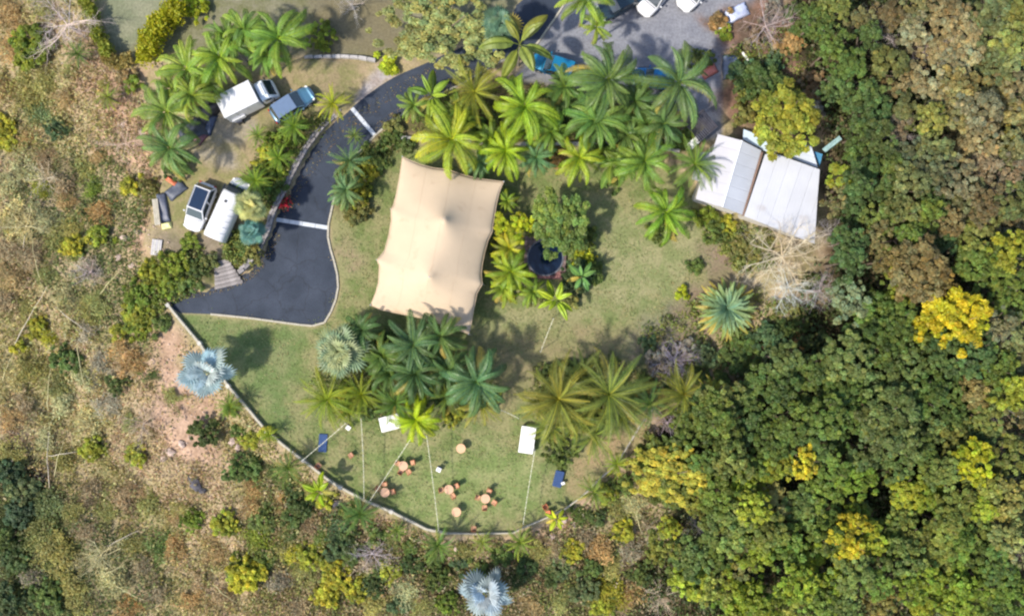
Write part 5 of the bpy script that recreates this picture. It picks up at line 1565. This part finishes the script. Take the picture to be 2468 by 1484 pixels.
def palm_trunk(seed):
    r = random.Random(seed); mb = MB(); pts = []; rads = []
    for i in range(9):
        pts.append(Vector((math.sin(i * .3 + seed) * .004 * i, math.cos(i * .3) * .004 * i, i / 8))); rads.append(.5 - .18 * i / 8 + (.03 if i % 2 else 0))
    mb.v, mb.f = [], []
    for i in range(8): mb.cyl(Vector((0, 0, i / 8)), Vector((0, 0, (i + 1) / 8)), rads[i], rads[i + 1] - .03, 9, cap=False)
    return mb.mesh("trunk", M_PALMBARK)
PTR = [palm_trunk(i) for i in range(2)]


def palm(dx, dy, r, style, col, h=3.6, n=None, label=None, name=None, old=None, base=None, oldfrac=.12, tipcol=None, cmul=1.0):
    """h: height of the growing point"""
    R_ = random.Random(int(dx * 3 + dy * 11 + r))
    L_ = r / K * {"feather": 1.23, "spiky": 1.12, "sago": 1.02, "fan": 1.0, "paddle": 1.15}[style]
    n = n or {"feather": 22, "spiky": 38, "sago": 64, "fan": 20, "paddle": 8}[style]
    x, y, z = place(dx, dy, h + L_ * .15)
    lab = label or rel_label(base or "green feather palm", dx, dy)
    used_labels[lab] = 1
    nm = name or {"feather": "feather_palm", "spiky": "feather_palm", "sago": "sago_palm", "fan": "fan_palm", "paddle": "banana_plant"}[style]
    e = empty(nm, (x, y, z), R_.uniform(0, 6.28), lab, "palm", "palms of the garden")
    e.rotation_euler = (R_.uniform(-.12, .12), R_.uniform(-.12, .12), e.rotation_euler[2])
    t = link("trunk", PTR[R_.randrange(2)], e); tr_ = .18 + .05 * L_ * .3
    t.scale = (tr_, tr_, h + .15); t.location = (0, 0, -.1)
    ga = 2.399963
    for i in range(n):
        f = (i + .5) / n                         # 0 young, 1 old
        tier = 0 if f < .25 else 1 if f < .68 else 2
        pool = FE[style][tier]
        o = link("frond" if style != "paddle" else "leaf", pool[R_.randrange(len(pool))], e)
        ln = L_ * R_.uniform(.78, 1.1) * (.8 if tier == 0 else 1.0)
        if style == "sago": ln = L_ * (.62 + .42 * f) * R_.uniform(.92, 1.05)
        if style == "fan": ln = L_ * (.6 + .45 * f) * R_.uniform(.9, 1.06)
        o.scale = (ln, ln * R_.uniform(.85, 1.15), ln)
        o.rotation_euler = (R_.uniform(-.4, .4), R_.uniform(-.22, .22) + (.15 if f > .9 else 0), i * ga + R_.uniform(-.25, .25))
        if style == "fan": o.rotation_euler = (R_.uniform(-.8, .8), .3 * f - .95 * (1 - f) + R_.uniform(-.3, .3), i * ga + R_.uniform(-.3, .3))
        o.location = (0, 0, h - .12 * f)
        c = list(vary(col, R_, .2))
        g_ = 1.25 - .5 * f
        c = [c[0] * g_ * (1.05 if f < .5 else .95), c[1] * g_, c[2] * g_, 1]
        if tipcol is not None: c = [c[k] * (1 - f) + tipcol[k] * f for k in range(3)] + [1]
        if f > 1 - oldfrac and R_.random() < .75: c = list(vary(old or (.40, .34, .08), R_, .15))
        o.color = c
    return e


BR = (.20, .30, .022); YG = (.36, .40, .035); DG = (.105, .175, .055); MGp = (.145, .235, .05); BGp = (.12, .215, .085); OLp = (.22, .22, .045)
PALMS = [
 (1075, 330, 88, "feather", YG, 4.5, "bright yellow-green feather palm"), (1265, 247, 86, "feather", (.28, .38, .03), 5, "bright yellow-green feather palm"), (1456, 172, 96, "feather", (.13, .20, .055), 6, "dark green feather palm"),
 (1632, 202, 98, "feather", (.12, .19, .065), 6, "dark green feather palm"), (1230, 365, 66, "feather", (.30, .38, .022), 4, "bright yellow-green feather palm"), (1452, 272, 78, "feather", MGp, 5, "mid-green feather palm"),
 (1606, 290, 58, "feather", DG, 5, "dark green feather palm"), (1398, 378, 62, "feather", (.30, .37, .028), 3.8, "bright green feather palm"), (1562, 375, 76, "feather", (.17, .26, .04), 4.2, "mid-green feather palm"),
 (1305, 382, 52, "feather", BGp, 3.2, "bluish green feather palm"), (1690, 392, 66, "spiky", (.16, .24, .045), 4.0, "thin-fronded green feather palm"), (1487, 400, 55, "paddle", (.2, .27, .05), 3, "broad-leaved green banana plant"),
 (1250, 112, 84, "paddle", (.24, .25, .055), 5, "olive broad-leaved banana plant"), (1142, 213, 78, "spiky", (.27, .27, .04), 4, "olive yellow feather palm"), (1048, 228, 58, "paddle", (.19, .26, .035), 3.5, "green broad-leaved banana plant"),
 (1410, 6, 74, "feather", (.25, .33, .045), 5.5, "green feather palm"), (1195, 62, 50, "fan", (.13, .21, .14), 4.5, "blue-green fan palm"), (1148, 385, 44, "feather", BGp, 3, "bluish green feather palm"),
 (515, 135, 72, "feather", (.24, .34, .04), 4.5, "green feather palm"), (655, 85, 84, "feather", (.19, .30, .045), 5, "green feather palm"), (560, 118, 50, "feather", (.15, .25, .055), 4.5, "green feather palm"),
 (452, 170, 78, "feather", (.25, .34, .05), 4.2, "light green feather palm"), (392, 262, 84, "feather", (.2, .29, .06), 4.2, "green feather palm"), (395, 345, 70, "feather", (.15, .24, .07), 3.8, "bluish green feather palm"),
 (470, 225, 60, "feather", (.23, .29, .04), 4, "yellow-tipped feather palm"), (600, 70, 60, "feather", (.2, .31, .05), 4.6, "green feather palm"),
 (798, 245, 44, "spiky", (.40, .42, .03), 2.2, "yellow-green young palm"), (838, 392, 50, "spiky", (.15, .25, .11), 2.8, "blue-green young palm"), (822, 455, 48, "feather", (.16, .25, .1), 2.8, "blue-green young palm"),
 (878, 792, 52, "feather", DG, 3.8, "dark green feather palm"), (978, 822, 74, "feather", (.10, .165, .065), 4.6, "dark green feather palm"), (1062, 826, 66, "feather", (.11, .175, .05), 4.6, "dark green feather palm"),
 (1000, 912, 74, "feather", (.075, .14, .05), 3.8, "dark green feather palm"), (1132, 912, 88, "feather", (.11, .2, .085), 4.6, "bluish dark feather palm"), (780, 955, 74, "spiky", (.28, .33, .035), 3, "yellow-green spiky palm"),
 (865, 960, 58, "spiky", (.24, .28, .03), 2.8, "yellow-green spiky palm"), (945, 965, 60, "spiky", MGp, 3, "mid-green spiky palm"), (1003, 1008, 60, "feather", (.36, .46, .015), 3.0, "vivid lime feather palm"),
 (1155, 975, 62, "spiky", (.32, .3, .05), 3, "yellowing spiky palm"), (1345, 960, 108, "spiky", (.26, .25, .05), 4.6, "olive spiky palm"), (1455, 960, 108, "spiky", (.21, .24, .055), 4.8, "olive green spiky palm"),
 (1645, 945, 80, "spiky", (.22, .22, .04), 3.4, "olive spiky palm"), (1560, 965, 58, "spiky", DG, 3, "dark spiky palm"), (1710, 955, 50, "spiky", (.38, .33, .04), 2.6, "yellowing spiky palm"),
 (1603, 520, 74, "feather", (.19, .31, .03), 3.4, "arching bright green feather palm"), (1342, 730, 52, "paddle", (.33, .4, .03), 2.8, "lime banana plant"), (1222, 655, 58, "feather", (.30, .38, .03), 3, "yellow-green feather palm"),
 (1228, 600, 44, "feather", (.4, .38, .03), 2.6, "golden green feather palm"), (775, 1187, 42, "paddle", (.32, .4, .02), 2.0, "lime broad-leaved young palm"), (690, 1125, 46, "spiky", (.16, .22, .05), 2.0, "dark young palm"),
 (872, 1238, 54, "spiky", (.12, .20, .05), 2.2, "dark green young palm"), (1060, 1308, 50, "spiky", (.15, .23, .05), 2.0, "dark green young palm"), (1255, 1305, 42, "spiky", (.24, .31, .05), 1.8, "light green young palm"),
 (1344, 1256, 32, "paddle", (.4, .44, .03), 1.5, "lime broad-leaved young palm"), (1430, 1190, 42, "spiky", (.2, .26, .05), 1.8, "green young palm"), (1490, 1120, 34, "spiky", (.26, .32, .03), 1.5, "lime young palm"),
 (185, 130, 40, "spiky", (.13, .2, .05), 1.8, "dark green young palm"), (262, 235, 36, "spiky", (.24, .29, .05), 1.5, "green young palm"), (552, 982, 36, "spiky", (.2, .28, .05), 1.5, "green young palm"),
 (958, 1278, 28, "spiky", (.2, .27, .06), 1.2, "small green young palm"), (1160, 1308, 30, "spiky", (.28, .32, .07), 1.2, "small pale green young palm"), (645, 1050, 26, "spiky", (.3, .36, .04), 1.2, "small lime young palm"),
 (665, 375, 40, "spiky", (.2, .3, .04), 1.8, "small green bed palm"), (705, 300, 44, "spiky", (.19, .29, .04), 1.8, "green bed palm"), (615, 430, 44, "spiky", (.22, .31, .04), 1.8, "bright green bed palm"),
 (1000, 245, 44, "feather", (.19, .27, .05), 3, "green feather palm"), (1350, 250, 50, "feather", (.1, .16, .05), 3.4, "dark green feather palm"), (1520, 330, 56, "feather", (.14, .2, .05), 3.8, "dark green feather palm"),
 (1180, 330, 48, "feather", (.2, .28, .04), 3.4, "mid-green feather palm"), (1440, 60, 40, "feather", (.26, .33, .05), 4.6, "light green feather palm"),
 (850, 330, 26, "spiky", (.2, .27, .07), 1.5, "small green roadside palm"),
]
EXTRA = [(1335, 1035, 58, "spiky", (.22, .25, .045), 3.2, "olive green understorey palm"), (1425, 1045, 62, "spiky", (.2, .25, .05), 3.2, "green spiky understorey palm"), (1300, 980, 50, "spiky", (.26, .25, .05), 3.0, "olive yellow understorey palm"), (1108, 262, 50, "feather", (.2, .27, .04), 3.2, "green understorey palm"), (1330, 330, 56, "feather", (.16, .25, .04), 3.6, "green understorey palm"), (1530, 232, 64, "feather", (.11, .18, .05), 4.2, "dark understorey palm"),
 (1370, 215, 58, "feather", (.14, .22, .045), 4.2, "green understorey palm"), (1555, 300, 58, "feather", (.12, .19, .045), 3.8, "dark understorey palm"), (1130, 300, 46, "feather", (.18, .26, .04), 3, "green understorey palm"),
 (1300, 285, 50, "feather", (.17, .26, .04), 3.6, "green understorey palm"), (1505, 385, 54, "feather", (.18, .27, .04), 3.4, "green understorey palm"),
 (930, 900, 60, "feather", (.10, .16, .04), 3.2, "dark understorey palm"), (1075, 890, 66, "feather", (.09, .155, .05), 3.6, "dark understorey palm"), (915, 848, 56, "feather", (.13, .2, .04), 3.6, "green understorey palm"),
 (1080, 960, 56, "spiky", (.16, .21, .04), 2.8, "olive understorey palm"), (840, 985, 50, "spiky", (.22, .27, .035), 2.4, "yellow-green understorey palm"), (1400, 905, 70, "spiky", (.15, .18, .045), 3.6, "dark olive understorey palm"),
 (1395, 1010, 74, "spiky", (.19, .22, .04), 3.4, "olive understorey palm"), (1500, 1000, 60, "spiky", (.17, .2, .05), 3.0, "olive understorey palm"), (540, 85, 55, "feather", (.17, .27, .04), 4, "green understorey palm"),
 (420, 215, 56, "feather", (.2, .27, .045), 3.4, "green understorey palm"), (500, 190, 50, "feather", (.2, .28, .04), 3.4, "green understorey palm"), (640, 140, 52, "feather", (.15, .24, .04), 3.6, "green understorey palm"),
 (1210, 700, 44, "feather", (.26, .33, .04), 2.4, "light green pond-side palm"), (1280, 700, 40, "feather", (.24, .32, .04), 2.2, "light green pond-side palm"), (1408, 668, 42, "paddle", (.14, .25, .08), 2.2, "bluish broad-leaved pond-side plant"),
 (1225, 480, 30, "feather", (.2, .27, .03), 2.2, "small green canopy-side palm"), (620, 330, 30, "spiky", (.2, .28, .04), 1.5, "small green bed palm")]
for (dx, dy, r, st_, c, h, base) in PALMS + EXTRA:
    c = (c[0] * .84, c[1] * .94, c[2] * .85)
    palm(dx, dy, r, st_, c, h, base=base, oldfrac=.1 if st_ == "feather" else .08)
palm(490, 890, 74, "fan", (.33, .44, .48), 3.4, n=15, label="pale blue fan palm beside the lawn wall above the dry slope", oldfrac=0)
palm(1180, 1425, 74, "fan", (.34, .42, .46), 3.4, n=15, label="pale blue-white fan palm below the foot of the lawn", oldfrac=0)
palm(825, 846, 72, "fan", (.26, .33, .18), 3.8, n=30, label="round pale sage fan palm between the turning area and palm clump", oldfrac=0)
palm(602, 492, 44, "fan", (.35, .38, .15), 3.4, n=26, label="yellow-sage fan palm leaning over the white van", oldfrac=0)
palm(604, 560, 36, "fan", (.12, .26, .22), 2.6, n=18, label="teal fan palm below the yellow-sage fan palm", oldfrac=0)
palm(1755, 745, 77, "sago", (.17, .31, .20), 1.8, n=140, label="dense round sago palm with yellowing tips beside the dirt path", oldfrac=.2, old=(.40, .36, .09), tipcol=(.24, .32, .09))


# ---------------------------------------------------------------- bare trees
def limb_mesh(seed, n1=3, fine=.5):
    """one limb of unit reach with side branches, running along +x and rising"""
    r = random.Random(seed); mb = MB()
    def grow(p, d, ln, rad, lev):
        k = 5 if lev == 0 else 3
        for i in range(k):
            d2 = (d + Vector((r.uniform(-.25, .25), r.uniform(-.25, .25), r.uniform(-.18, .2)))).normalized()
            q = p + d2 * ln / k
            mb.cyl(p, q, rad, rad * .82, 5 if lev == 0 else 3, cap=False)
            p, rad, d = q, rad * .82, d2
            if lev < 3:
                for _ in range(2 if lev < 2 else 1):
                    s = Vector((r.uniform(-1, 1), r.uniform(-1, 1), r.uniform(-.2, .6))).normalized()
                    grow(p, (d * .7 + s * .75).normalized(), ln * r.uniform(.35, .55), rad * .55, lev + 1)
    grow(Vector((0, 0, 0)), Vector((.95, 0, .35)).normalized(), 1.0, .022, 0)
    return mb.mesh("limb", M_BAREWOOD)
LIMBS = [limb_mesh(i) for i in range(4)]


def bare_tree(dx, dy, r, h, col, label, n=9, name="bare_tree"):
    x, y, z = place(dx, dy, h)
    R_ = random.Random(int(dx + dy))
    e = empty(name, (x, y, z), R_.uniform(0, 6), label, "tree", "leafless trees")
    t = MB().tube([Vector((0, 0, -.3)), Vector((.03, .02, h * .5)), Vector((0, 0, h * .8))], [.17, .13, .10], 8).obj("trunk", M_BAREWOOD, e); t.color = (*col, 1)
    for i in range(n):
        o = link("limb", LIMBS[i % 4], e); s = r / K * R_.uniform(.75, 1.05) * 1.05
        o.scale = (s, s, s * .8); o.location = (0, 0, h * .8 - .1 * (i % 3)); o.rotation_euler = (R_.uniform(-.8, .8), R_.uniform(-.35, .25), i * 2 * math.pi / n + R_.uniform(-.2, .2))
        o.color = vary(col, R_, .12)


bare_tree(1893, 618, 92, 4.0, (.54, .46, .32), "big bare straw-coloured tree at the corner of the white roof", 12)
bare_tree(1905, 690, 62, 2.6, (.55, .56, .52), "pale grey leafless tree leaning below the big bare tree", 7)
bare_tree(155, 55, 74, 2.6, (.62, .52, .48), "white leafless tree above the bright green bush", 10)
bare_tree(1595, 1440, 46, 1.6, (.5, .4, .3), "leafless twiggy shrub at the bottom edge of the forest", 7)
bare_tree(845, 8, 42, 1.4, (.45, .4, .36), "leafless grey shrub on the upper garden lawn", 7)
bare_tree(1625, 870, 52, 1.2, (.3, .26, .33), "purple-grey leafless thicket beside the shade-darkened lawn corner", 9)
bare_tree(895, 1335, 44, 1.2, (.42, .36, .38), "grey leafless thicket below the lawn wall", 8)
bare_tree(300, 345, 56, 1.2, (.56, .42, .33), "bleached leafless brush on the bare pink soil", 8)
bare_tree(345, 1020, 50, .9, (.5, .38, .28), "bleached twigs on the dry slope below the blue fan palm", 8)
bare_tree(1850, 60, 60, 2.0, (.42, .33, .31), "brown leafless thicket beside the crumpled tarpaulin", 9)
bare_tree(1610, 1020, 40, 1.2, (.36, .29, .32), "dark leafless shrub outside the lawn wall by the forest", 7)
bare_tree(1680, 1270, 46, 1.6, (.44, .38, .33), "leafless grey shrub behind the golden lawn-edge tree", 7)
bare_tree(215, 655, 40, 1.0, (.45, .35, .33), "leafless pinkish brush midway up the dry slope", 7)
bare_tree(60, 545, 52, 1.0, (.55, .48, .25), "straw-coloured bent brush at the outer edge of the slope", 8)
bare_tree(240, 1340, 56, 1.0, (.52, .46, .25), "straw-coloured bent brush near the yellow bush", 8)
bare_tree(110, 430, 48, 1.0, (.55, .46, .32), "straw-coloured brush below the bluish scrub", 7)

for q in ((2128, 62, 50), (2238, 118, 46), (2172, 312, 42), (2440, 792, 48), (2446, 1325, 50), (2262, 560, 42), (2392, 470, 46), (1985, 700, 40), (2010, 560, 38), (2430, 980, 44)):
    bare_tree(q[0], q[1], q[2], 4.6, (.34, .28, .26), rel_label("grey leafless forest tree", q[0], q[1]), 8)

# fallen canes on the slope
CANES = [((20, 850), (110, 690)), ((95, 690), (70, 560)), ((110, 990), (118, 880)), ((115, 1180), (112, 1040)), ((300, 1050), (325, 1035)), ((125, 1150), (150, 1060)), ((250, 1320), (330, 1280)),
         ((255, 1400), (350, 1450)), ((0, 480), (30, 500)), ((130, 740), (210, 800)), ((180, 830), (205, 950)), ((235, 710), (290, 650)), ((110, 1100), (180, 1090)), ((510, 1410), (570, 1455)), ((0, 920), (30, 850)),
         ((50, 600), (60, 560)), ((1530, 1230), (1550, 1290)), ((1640, 1250), (1655, 1235)), ((1980, 60), (2000, 100)), ((240, 1390), (300, 1360))]
for i, (a, b2) in enumerate(CANES):
    R_ = random.Random(i)
    z0 = 1.0
    pa, pb = place(*a, .6), place(*b2, 1.2)
    p0, p1 = Vector((pa[0], pa[1], pa[2] + .25)), Vector((pb[0], pb[1], pb[2] + .9))
    pts = [p0.lerp(p1, t / 6) + Vector((R_.uniform(-.06, .06), R_.uniform(-.06, .06), .25 * math.sin(math.pi * t / 6))) for t in range(7)]
    o = MB().tube([p - p0 for p in pts], [.035, .034, .032, .028, .024, .018, .012], 5).obj("dry_cane", M_BAREWOOD); o.location = p0
    o.color = (.55, .5, .26, 1) if i % 3 else (.6, .52, .42, 1)
    mx_, my_ = (a[0] + b2[0]) / 2, (a[1] + b2[1]) / 2
    tag(o, rel_label("pale dry cane lying", mx_, my_), "cane", "dry canes fallen in the brush")

# red flowers on the wall
x, y, z = place(680, 487, .8)
fl = empty("flowering_bush", (x, y, z), 0, "red flowering bush spilling over the grey stone wall", "bush")
rng = np.random.default_rng(5)
C = rng.normal(size=(170, 3)) * [.36, .3, .15] + [0, 0, .55]
V, F, T = leaf_cloud(C, norm(rng.normal(size=(170, 3)) + [0, 0, 1]), .2, rng)
fc = link("blossom", np_mesh("blossom", V, F, tint=T, mat=M_LEAF), fl); fc.color = (.62, .03, .055, 1)
C = rng.normal(size=(300, 3)) * [.5, .4, .15] + [-.2, .1, .4]
V, F, T = leaf_cloud(C, norm(rng.normal(size=(300, 3)) + [0, 0, 1]), .2, rng)
fc = link("foliage", np_mesh("foliage", V, F, tint=T, mat=M_LEAF), fl); fc.color = (.16, .12, .05, 1)


# rocks
def rock_mesh(seed):
    r = random.Random(seed); bm_ = bmesh.new(); bmesh.ops.create_icosphere(bm_, subdivisions=1, radius=1)
    for v in bm_.verts: v.co *= r.uniform(.7, 1.15)
    me_ = bpy.data.meshes.new("rock"); bm_.to_mesh(me_); bm_.free(); me_.materials.append(M_ROCK); return me_
ROCKS = [rock_mesh(i) for i in range(5)]
rk = random.Random(9)
for i, (dx, dy, s) in enumerate([(474, 1167, .8), (462, 1150, .5), (488, 1180, .55), (810, 1212, .6), (800, 1205, .45), (440, 1070, .5), (412, 1090, .6), (395, 1105, .4), (300, 300, .5), (345, 320, .45), (560, 1062, .5), (575, 1078, .45),
                                 (1360, 1250, .5), (1385, 1262, .45), (1410, 1285, .5), (1330, 1292, .45), (1100, 1320, .4), (1010, 1300, .4), (905, 1275, .45), (300, 575, .5), (335, 560, .45), (285, 620, .4), (318, 640, .4)]):
    x, y, z = place(dx, dy, 0)
    dark = i < 5
    o = link("boulder", ROCKS[i % 5]); o.location = (x, y, z + s * .15); o.scale = (s, s * rk.uniform(.6, .9), s * .6); o.rotation_euler = (0, 0, rk.uniform(0, 6))
    o.color = (.09, .085, .1, 1) if dark else (.5, .38, .32, 1)
    tag(o, rel_label("dark jagged boulder" if dark else "pale pink boulder", dx, dy), "boulder", "boulders on the slope")

# ---------------------------------------------------------------- ground cover: uncountable stuff
def scatter(poly, n, rng):
    w = wpoly(poly); lo, hi = w.min(0), w.max(0)
    out = []
    tot = 0
    while tot < n:
        p = rng.uniform(lo, hi, (n * 2, 2)); m_ = sdist(p[:, 0], p[:, 1], w) > 0
        p = p[m_]; out.append(p); tot += len(p)
    return np.concatenate(out)[:n]


def cover(name, label, polys, n, size, hgt, palette, seed, asp=.5, clump=1.2, avoid=None, up=.6, groups=None, lo=1.0):
    rng = np.random.default_rng(seed)
    per = n // len(polys)
    Ps = np.concatenate([scatter(pl_, per, rng) for pl_ in polys])
    if clump:
        cl = np.concatenate([scatter(pl_, per // 28 + 1, rng) for pl_ in polys])
        k = rng.integers(0, len(cl), len(Ps)); sel = rng.uniform(size=len(Ps)) < .72
        Pc = cl[k] + rng.normal(0, clump * .33, (len(Ps), 2))
        Ps = np.where(sel[:, None], Pc, Ps)
        ct = rng.integers(0, len(palette), len(cl))[k]
        hz_ = (hgt * rng.uniform(.3, 1.2, len(cl)))[k] * np.exp(-((np.linalg.norm(Pc - cl[k], axis=1) / (clump * .6)) ** 2))
        hz_ = np.where(sel, hz_, .05); ct = np.where(sel, ct, rng.integers(0, len(palette), len(Ps)))
    else:
        hz_ = hgt * rng.uniform(0, 1, len(Ps)); ct = rng.integers(0, len(palette), len(Ps))
    if avoid is not None:
        keep = sdist(Ps[:, 0], Ps[:, 1], wpoly(avoid)) + (rng.normal(0, 1.1, len(Ps)) + 1.0 * wnoise(Ps[:, 0], Ps[:, 1], W2) if groups is not None else 0) < -.25
        Ps, hz_, ct = Ps[keep], hz_[keep], ct[keep]
    if groups is not None:
        f = wnoise(Ps[:, 0], Ps[:, 1], W1) + .35 * wnoise(Ps[:, 0], Ps[:, 1], W2) + rng.normal(0, .35, len(Ps))
        g_ = wnoise(Ps[:, 1] * .5, Ps[:, 0] * .5, W1) + rng.normal(0, .3, len(Ps))
        dark = np.clip((-Ps[:, 0] - 30) / 14, 0, 1) * np.clip((-Ps[:, 1] - 6) / 14, 0, 1) * 1.6
        grp = np.where(g_ + dark > .95, 2, np.where(f > .15, 0, 1))
        allp = []; off = []
        for q in groups: off.append(len(allp)); allp += q
        sz = np.array([len(q) for q in groups])
        ct = np.array(off)[grp] + (rng.integers(0, 1000, len(Ps)) % sz[grp])
        palette = allp
    Z = gz(Ps[:, 0], Ps[:, 1]) + .04 + hz_ * rng.uniform(.35, 1, len(Ps))
    C = np.concatenate([Ps, Z[:, None]], 1)
    Nn = norm(rng.normal(size=C.shape) * .75 + [0, 0, up])
    V, F, T = leaf_cloud(C, Nn, size, rng, asp, .25)
    pc = np.array(palette)[ct]
    T = T * np.repeat(pc, 4, axis=0)
    o = link(name, np_mesh(name, V, F, tint=T, mat=M_LEAF)); o.color = (1, 1, 1, 1)
    return tag(o, label, kind="stuff")


S_L = [(-60, -60), (200, -60), (250, 140), (330, 200), (380, 300), (390, 430), (340, 560), (340, 640), (300, 720), (360, 800), (440, 820), (560, 960), (700, 1100), (860, 1215), (1060, 1300), (1000, 1400), (700, 1560), (-60, 1560)]
dryp = [(.44, .33, .19), (.34, .26, .13), (.36, .34, .14), (.25, .25, .08), (.50, .38, .25), (.22, .16, .10), (.46, .43, .18), (.42, .27, .14)]
BARE = [(350, 830), (440, 800), (470, 930), (530, 1010), (510, 1120), (430, 1120), (370, 1060), (385, 960)]
cover("dry_grass", "dry grass, twigs and leaf litter covering the brown slope", [S_L], 62000, .26, .5, dryp, 1, .38, 1.1,
      groups=[[(.54, .38, .26), (.46, .31, .20), (.58, .43, .31), (.33, .23, .16), (.47, .38, .21)], [(.46, .41, .18), (.54, .49, .24), (.37, .33, .14), (.31, .27, .10), (.44, .32, .17)], [(.19, .22, .07), (.19, .21, .07), (.11, .15, .05), (.26, .25, .10)]], avoid=BARE)
cover("low_scrub", "patchy low green and straw undergrowth over the slope", [S_L], 26000, .30, .9, [(.28, .27, .08), (.20, .21, .06), (.40, .37, .13), (.32, .23, .10), (.17, .19, .05)], 2, .5, 1.3,
      groups=[[(.46, .34, .18), (.38, .31, .13), (.31, .26, .10)], [(.38, .35, .12), (.28, .27, .08), (.46, .42, .17)], [(.13, .17, .05), (.17, .20, .06)]], avoid=BARE)
S_B = [(620, 1140), (860, 1225), (1060, 1305), (1240, 1300), (1420, 1210), (1560, 1010), (1620, 1250), (1600, 1560), (600, 1560), (560, 1300)]
cover("foot_scrub", "mixed olive and brown undergrowth below the lawn wall", [S_B], 26000, .27, .8, [(.28, .28, .09), (.21, .24, .06), (.34, .27, .14), (.26, .2, .1), (.15, .19, .05), (.40, .32, .2)], 3, .5, 1.2, avoid=PERIM + [(1600, 900), (1200, 700), (600, 750)])
S_R = [(1900, -60), (1985, 330), (2010, 600), (1960, 720), (1800, 900), (1600, 1010), (1580, 1130), (1650, 1250), (1560, 1400), (1540, 1560), (2540, 1560), (2540, -60)]
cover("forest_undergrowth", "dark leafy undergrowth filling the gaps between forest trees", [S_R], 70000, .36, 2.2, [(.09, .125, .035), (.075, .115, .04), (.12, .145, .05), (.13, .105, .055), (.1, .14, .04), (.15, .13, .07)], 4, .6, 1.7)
S_G = [(860, -60), (1240, -60), (1240, 30), (1060, 130), (900, 145), (740, 130), (560, 150), (430, 120), (430, -60)]
cover("bed_plants", "low mixed planting in the beds between palms", [[(1000, 258), (1180, 190), (1330, 205), (1520, 260), (1680, 320), (1640, 352), (1440, 338), (1200, 338), (1000, 325)],
      [(700, 285), (790, 290), (740, 360), (690, 450), (650, 530), (590, 480), (620, 380)], [(760, 860), (860, 770), (1100, 840), (1180, 940), (1080, 990), (900, 1000), (760, 990)],
      [(1280, 880), (1480, 860), (1600, 920), (1520, 1000), (1400, 1040), (1300, 1000)], [(560, 560), (640, 540), (620, 610), (570, 650), (545, 600)], [(1540, 800), (1680, 720), (1850, 700), (1900, 800), (1780, 900), (1600, 930)],
      [(1740, 540), (1850, 560), (1860, 640), (1780, 660), (1740, 600)], [(1740, 130), (1900, 60), (1960, 200), (1960, 330), (1800, 290)], [(820, 400), (900, 350), (960, 340), (900, 420), (850, 520), (815, 480)],
      [(360, 620), (480, 590), (520, 640), (440, 720), (340, 780), (300, 700)]],
      44000, .26, .8, [(.17, .21, .05), (.22, .26, .06), (.13, .18, .045), (.23, .2, .08), (.28, .31, .07)], 5, .5, .8)
LAWN_IN = [(440, 770), (600, 780), (754, 795), (812, 760), (830, 690), (820, 600), (812, 520), (840, 420), (905, 355), (1200, 358), (1540, 360), (1660, 450), (1760, 550), (1690, 700), (1600, 830), (1560, 960), (1480, 1100), (1380, 1200), (1240, 1270), (1080, 1275), (900, 1200), (700, 1070), (560, 925)]
cover("grass_tufts", "short uneven grass tufts over the terrace lawn", [LAWN_IN], 26000, .16, .06, [(.20, .26, .09), (.26, .28, .11), (.32, .30, .14), (.17, .23, .08), (.35, .31, .16)], 21, .35, 1.6, up=1.2)
lit_a = [(700, 400), (745, 385), (800, 320), (870, 262), (960, 200), (1060, 150), (1075, 165), (965, 225), (880, 290), (815, 345), (765, 405), (720, 470), (690, 520), (672, 515)]
lit_b = [(600, 650), (640, 600), (665, 560), (680, 565), (655, 620), (615, 670), (540, 705), (440, 722), (440, 700), (530, 690)]
lit_c = [(905, 300), (960, 262), (1100, 185), (1180, 150), (1195, 165), (1110, 208), (1010, 252), (960, 280), (905, 322)]
cover("fallen_leaves", "brown and yellow leaves fallen along the driveway edges", [lit_a, lit_b, lit_c], 1500, .12, .0, [(.34, .22, .1), (.42, .34, .1), (.2, .14, .07)], 15, .6, 0)
# rubble on bare soil
rngr = np.random.default_rng(12)
pts = np.concatenate([scatter([(190, 130), (330, 190), (420, 330), (400, 420), (300, 420), (200, 330)], 420, rngr), scatter([(340, 800), (440, 790), (470, 930), (540, 1010), (520, 1150), (420, 1140), (360, 1080), (380, 960)], 380, rngr),
                      scatter([(900, 1260), (1060, 1310), (1240, 1305), (1400, 1240), (1330, 1330), (1060, 1370), (930, 1330)], 500, rngr), scatter([(330, 490), (400, 520), (420, 600), (330, 640), (300, 560)], 200, rngr)])
zz = gz(pts[:, 0], pts[:, 1])
base_v = np.array([v.co[:] for v in ROCKS[0].vertices]); base_f = np.array([list(p.vertices) for p in ROCKS[0].polygons])
sc_ = rngr.uniform(.03, .13, (len(pts), 1, 1)) * rngr.uniform(.4, 1, (len(pts), 1, 1)) * rngr.uniform(.6, 1.3, (len(pts), 1, 3))
V = (base_v[None] * sc_ + np.concatenate([pts, zz[:, None]], 1)[:, None]).reshape(-1, 3)
F = (base_f[None] + (np.arange(len(pts)) * len(base_v))[:, None, None]).reshape(-1, 3)
rb = link("rubble", np_mesh("rubble", V, F, mat=M_ROCK)); rb.color = (.48, .36, .29, 1)
tag(rb, "loose stone rubble lying on the bare pinkish soil", kind="stuff")
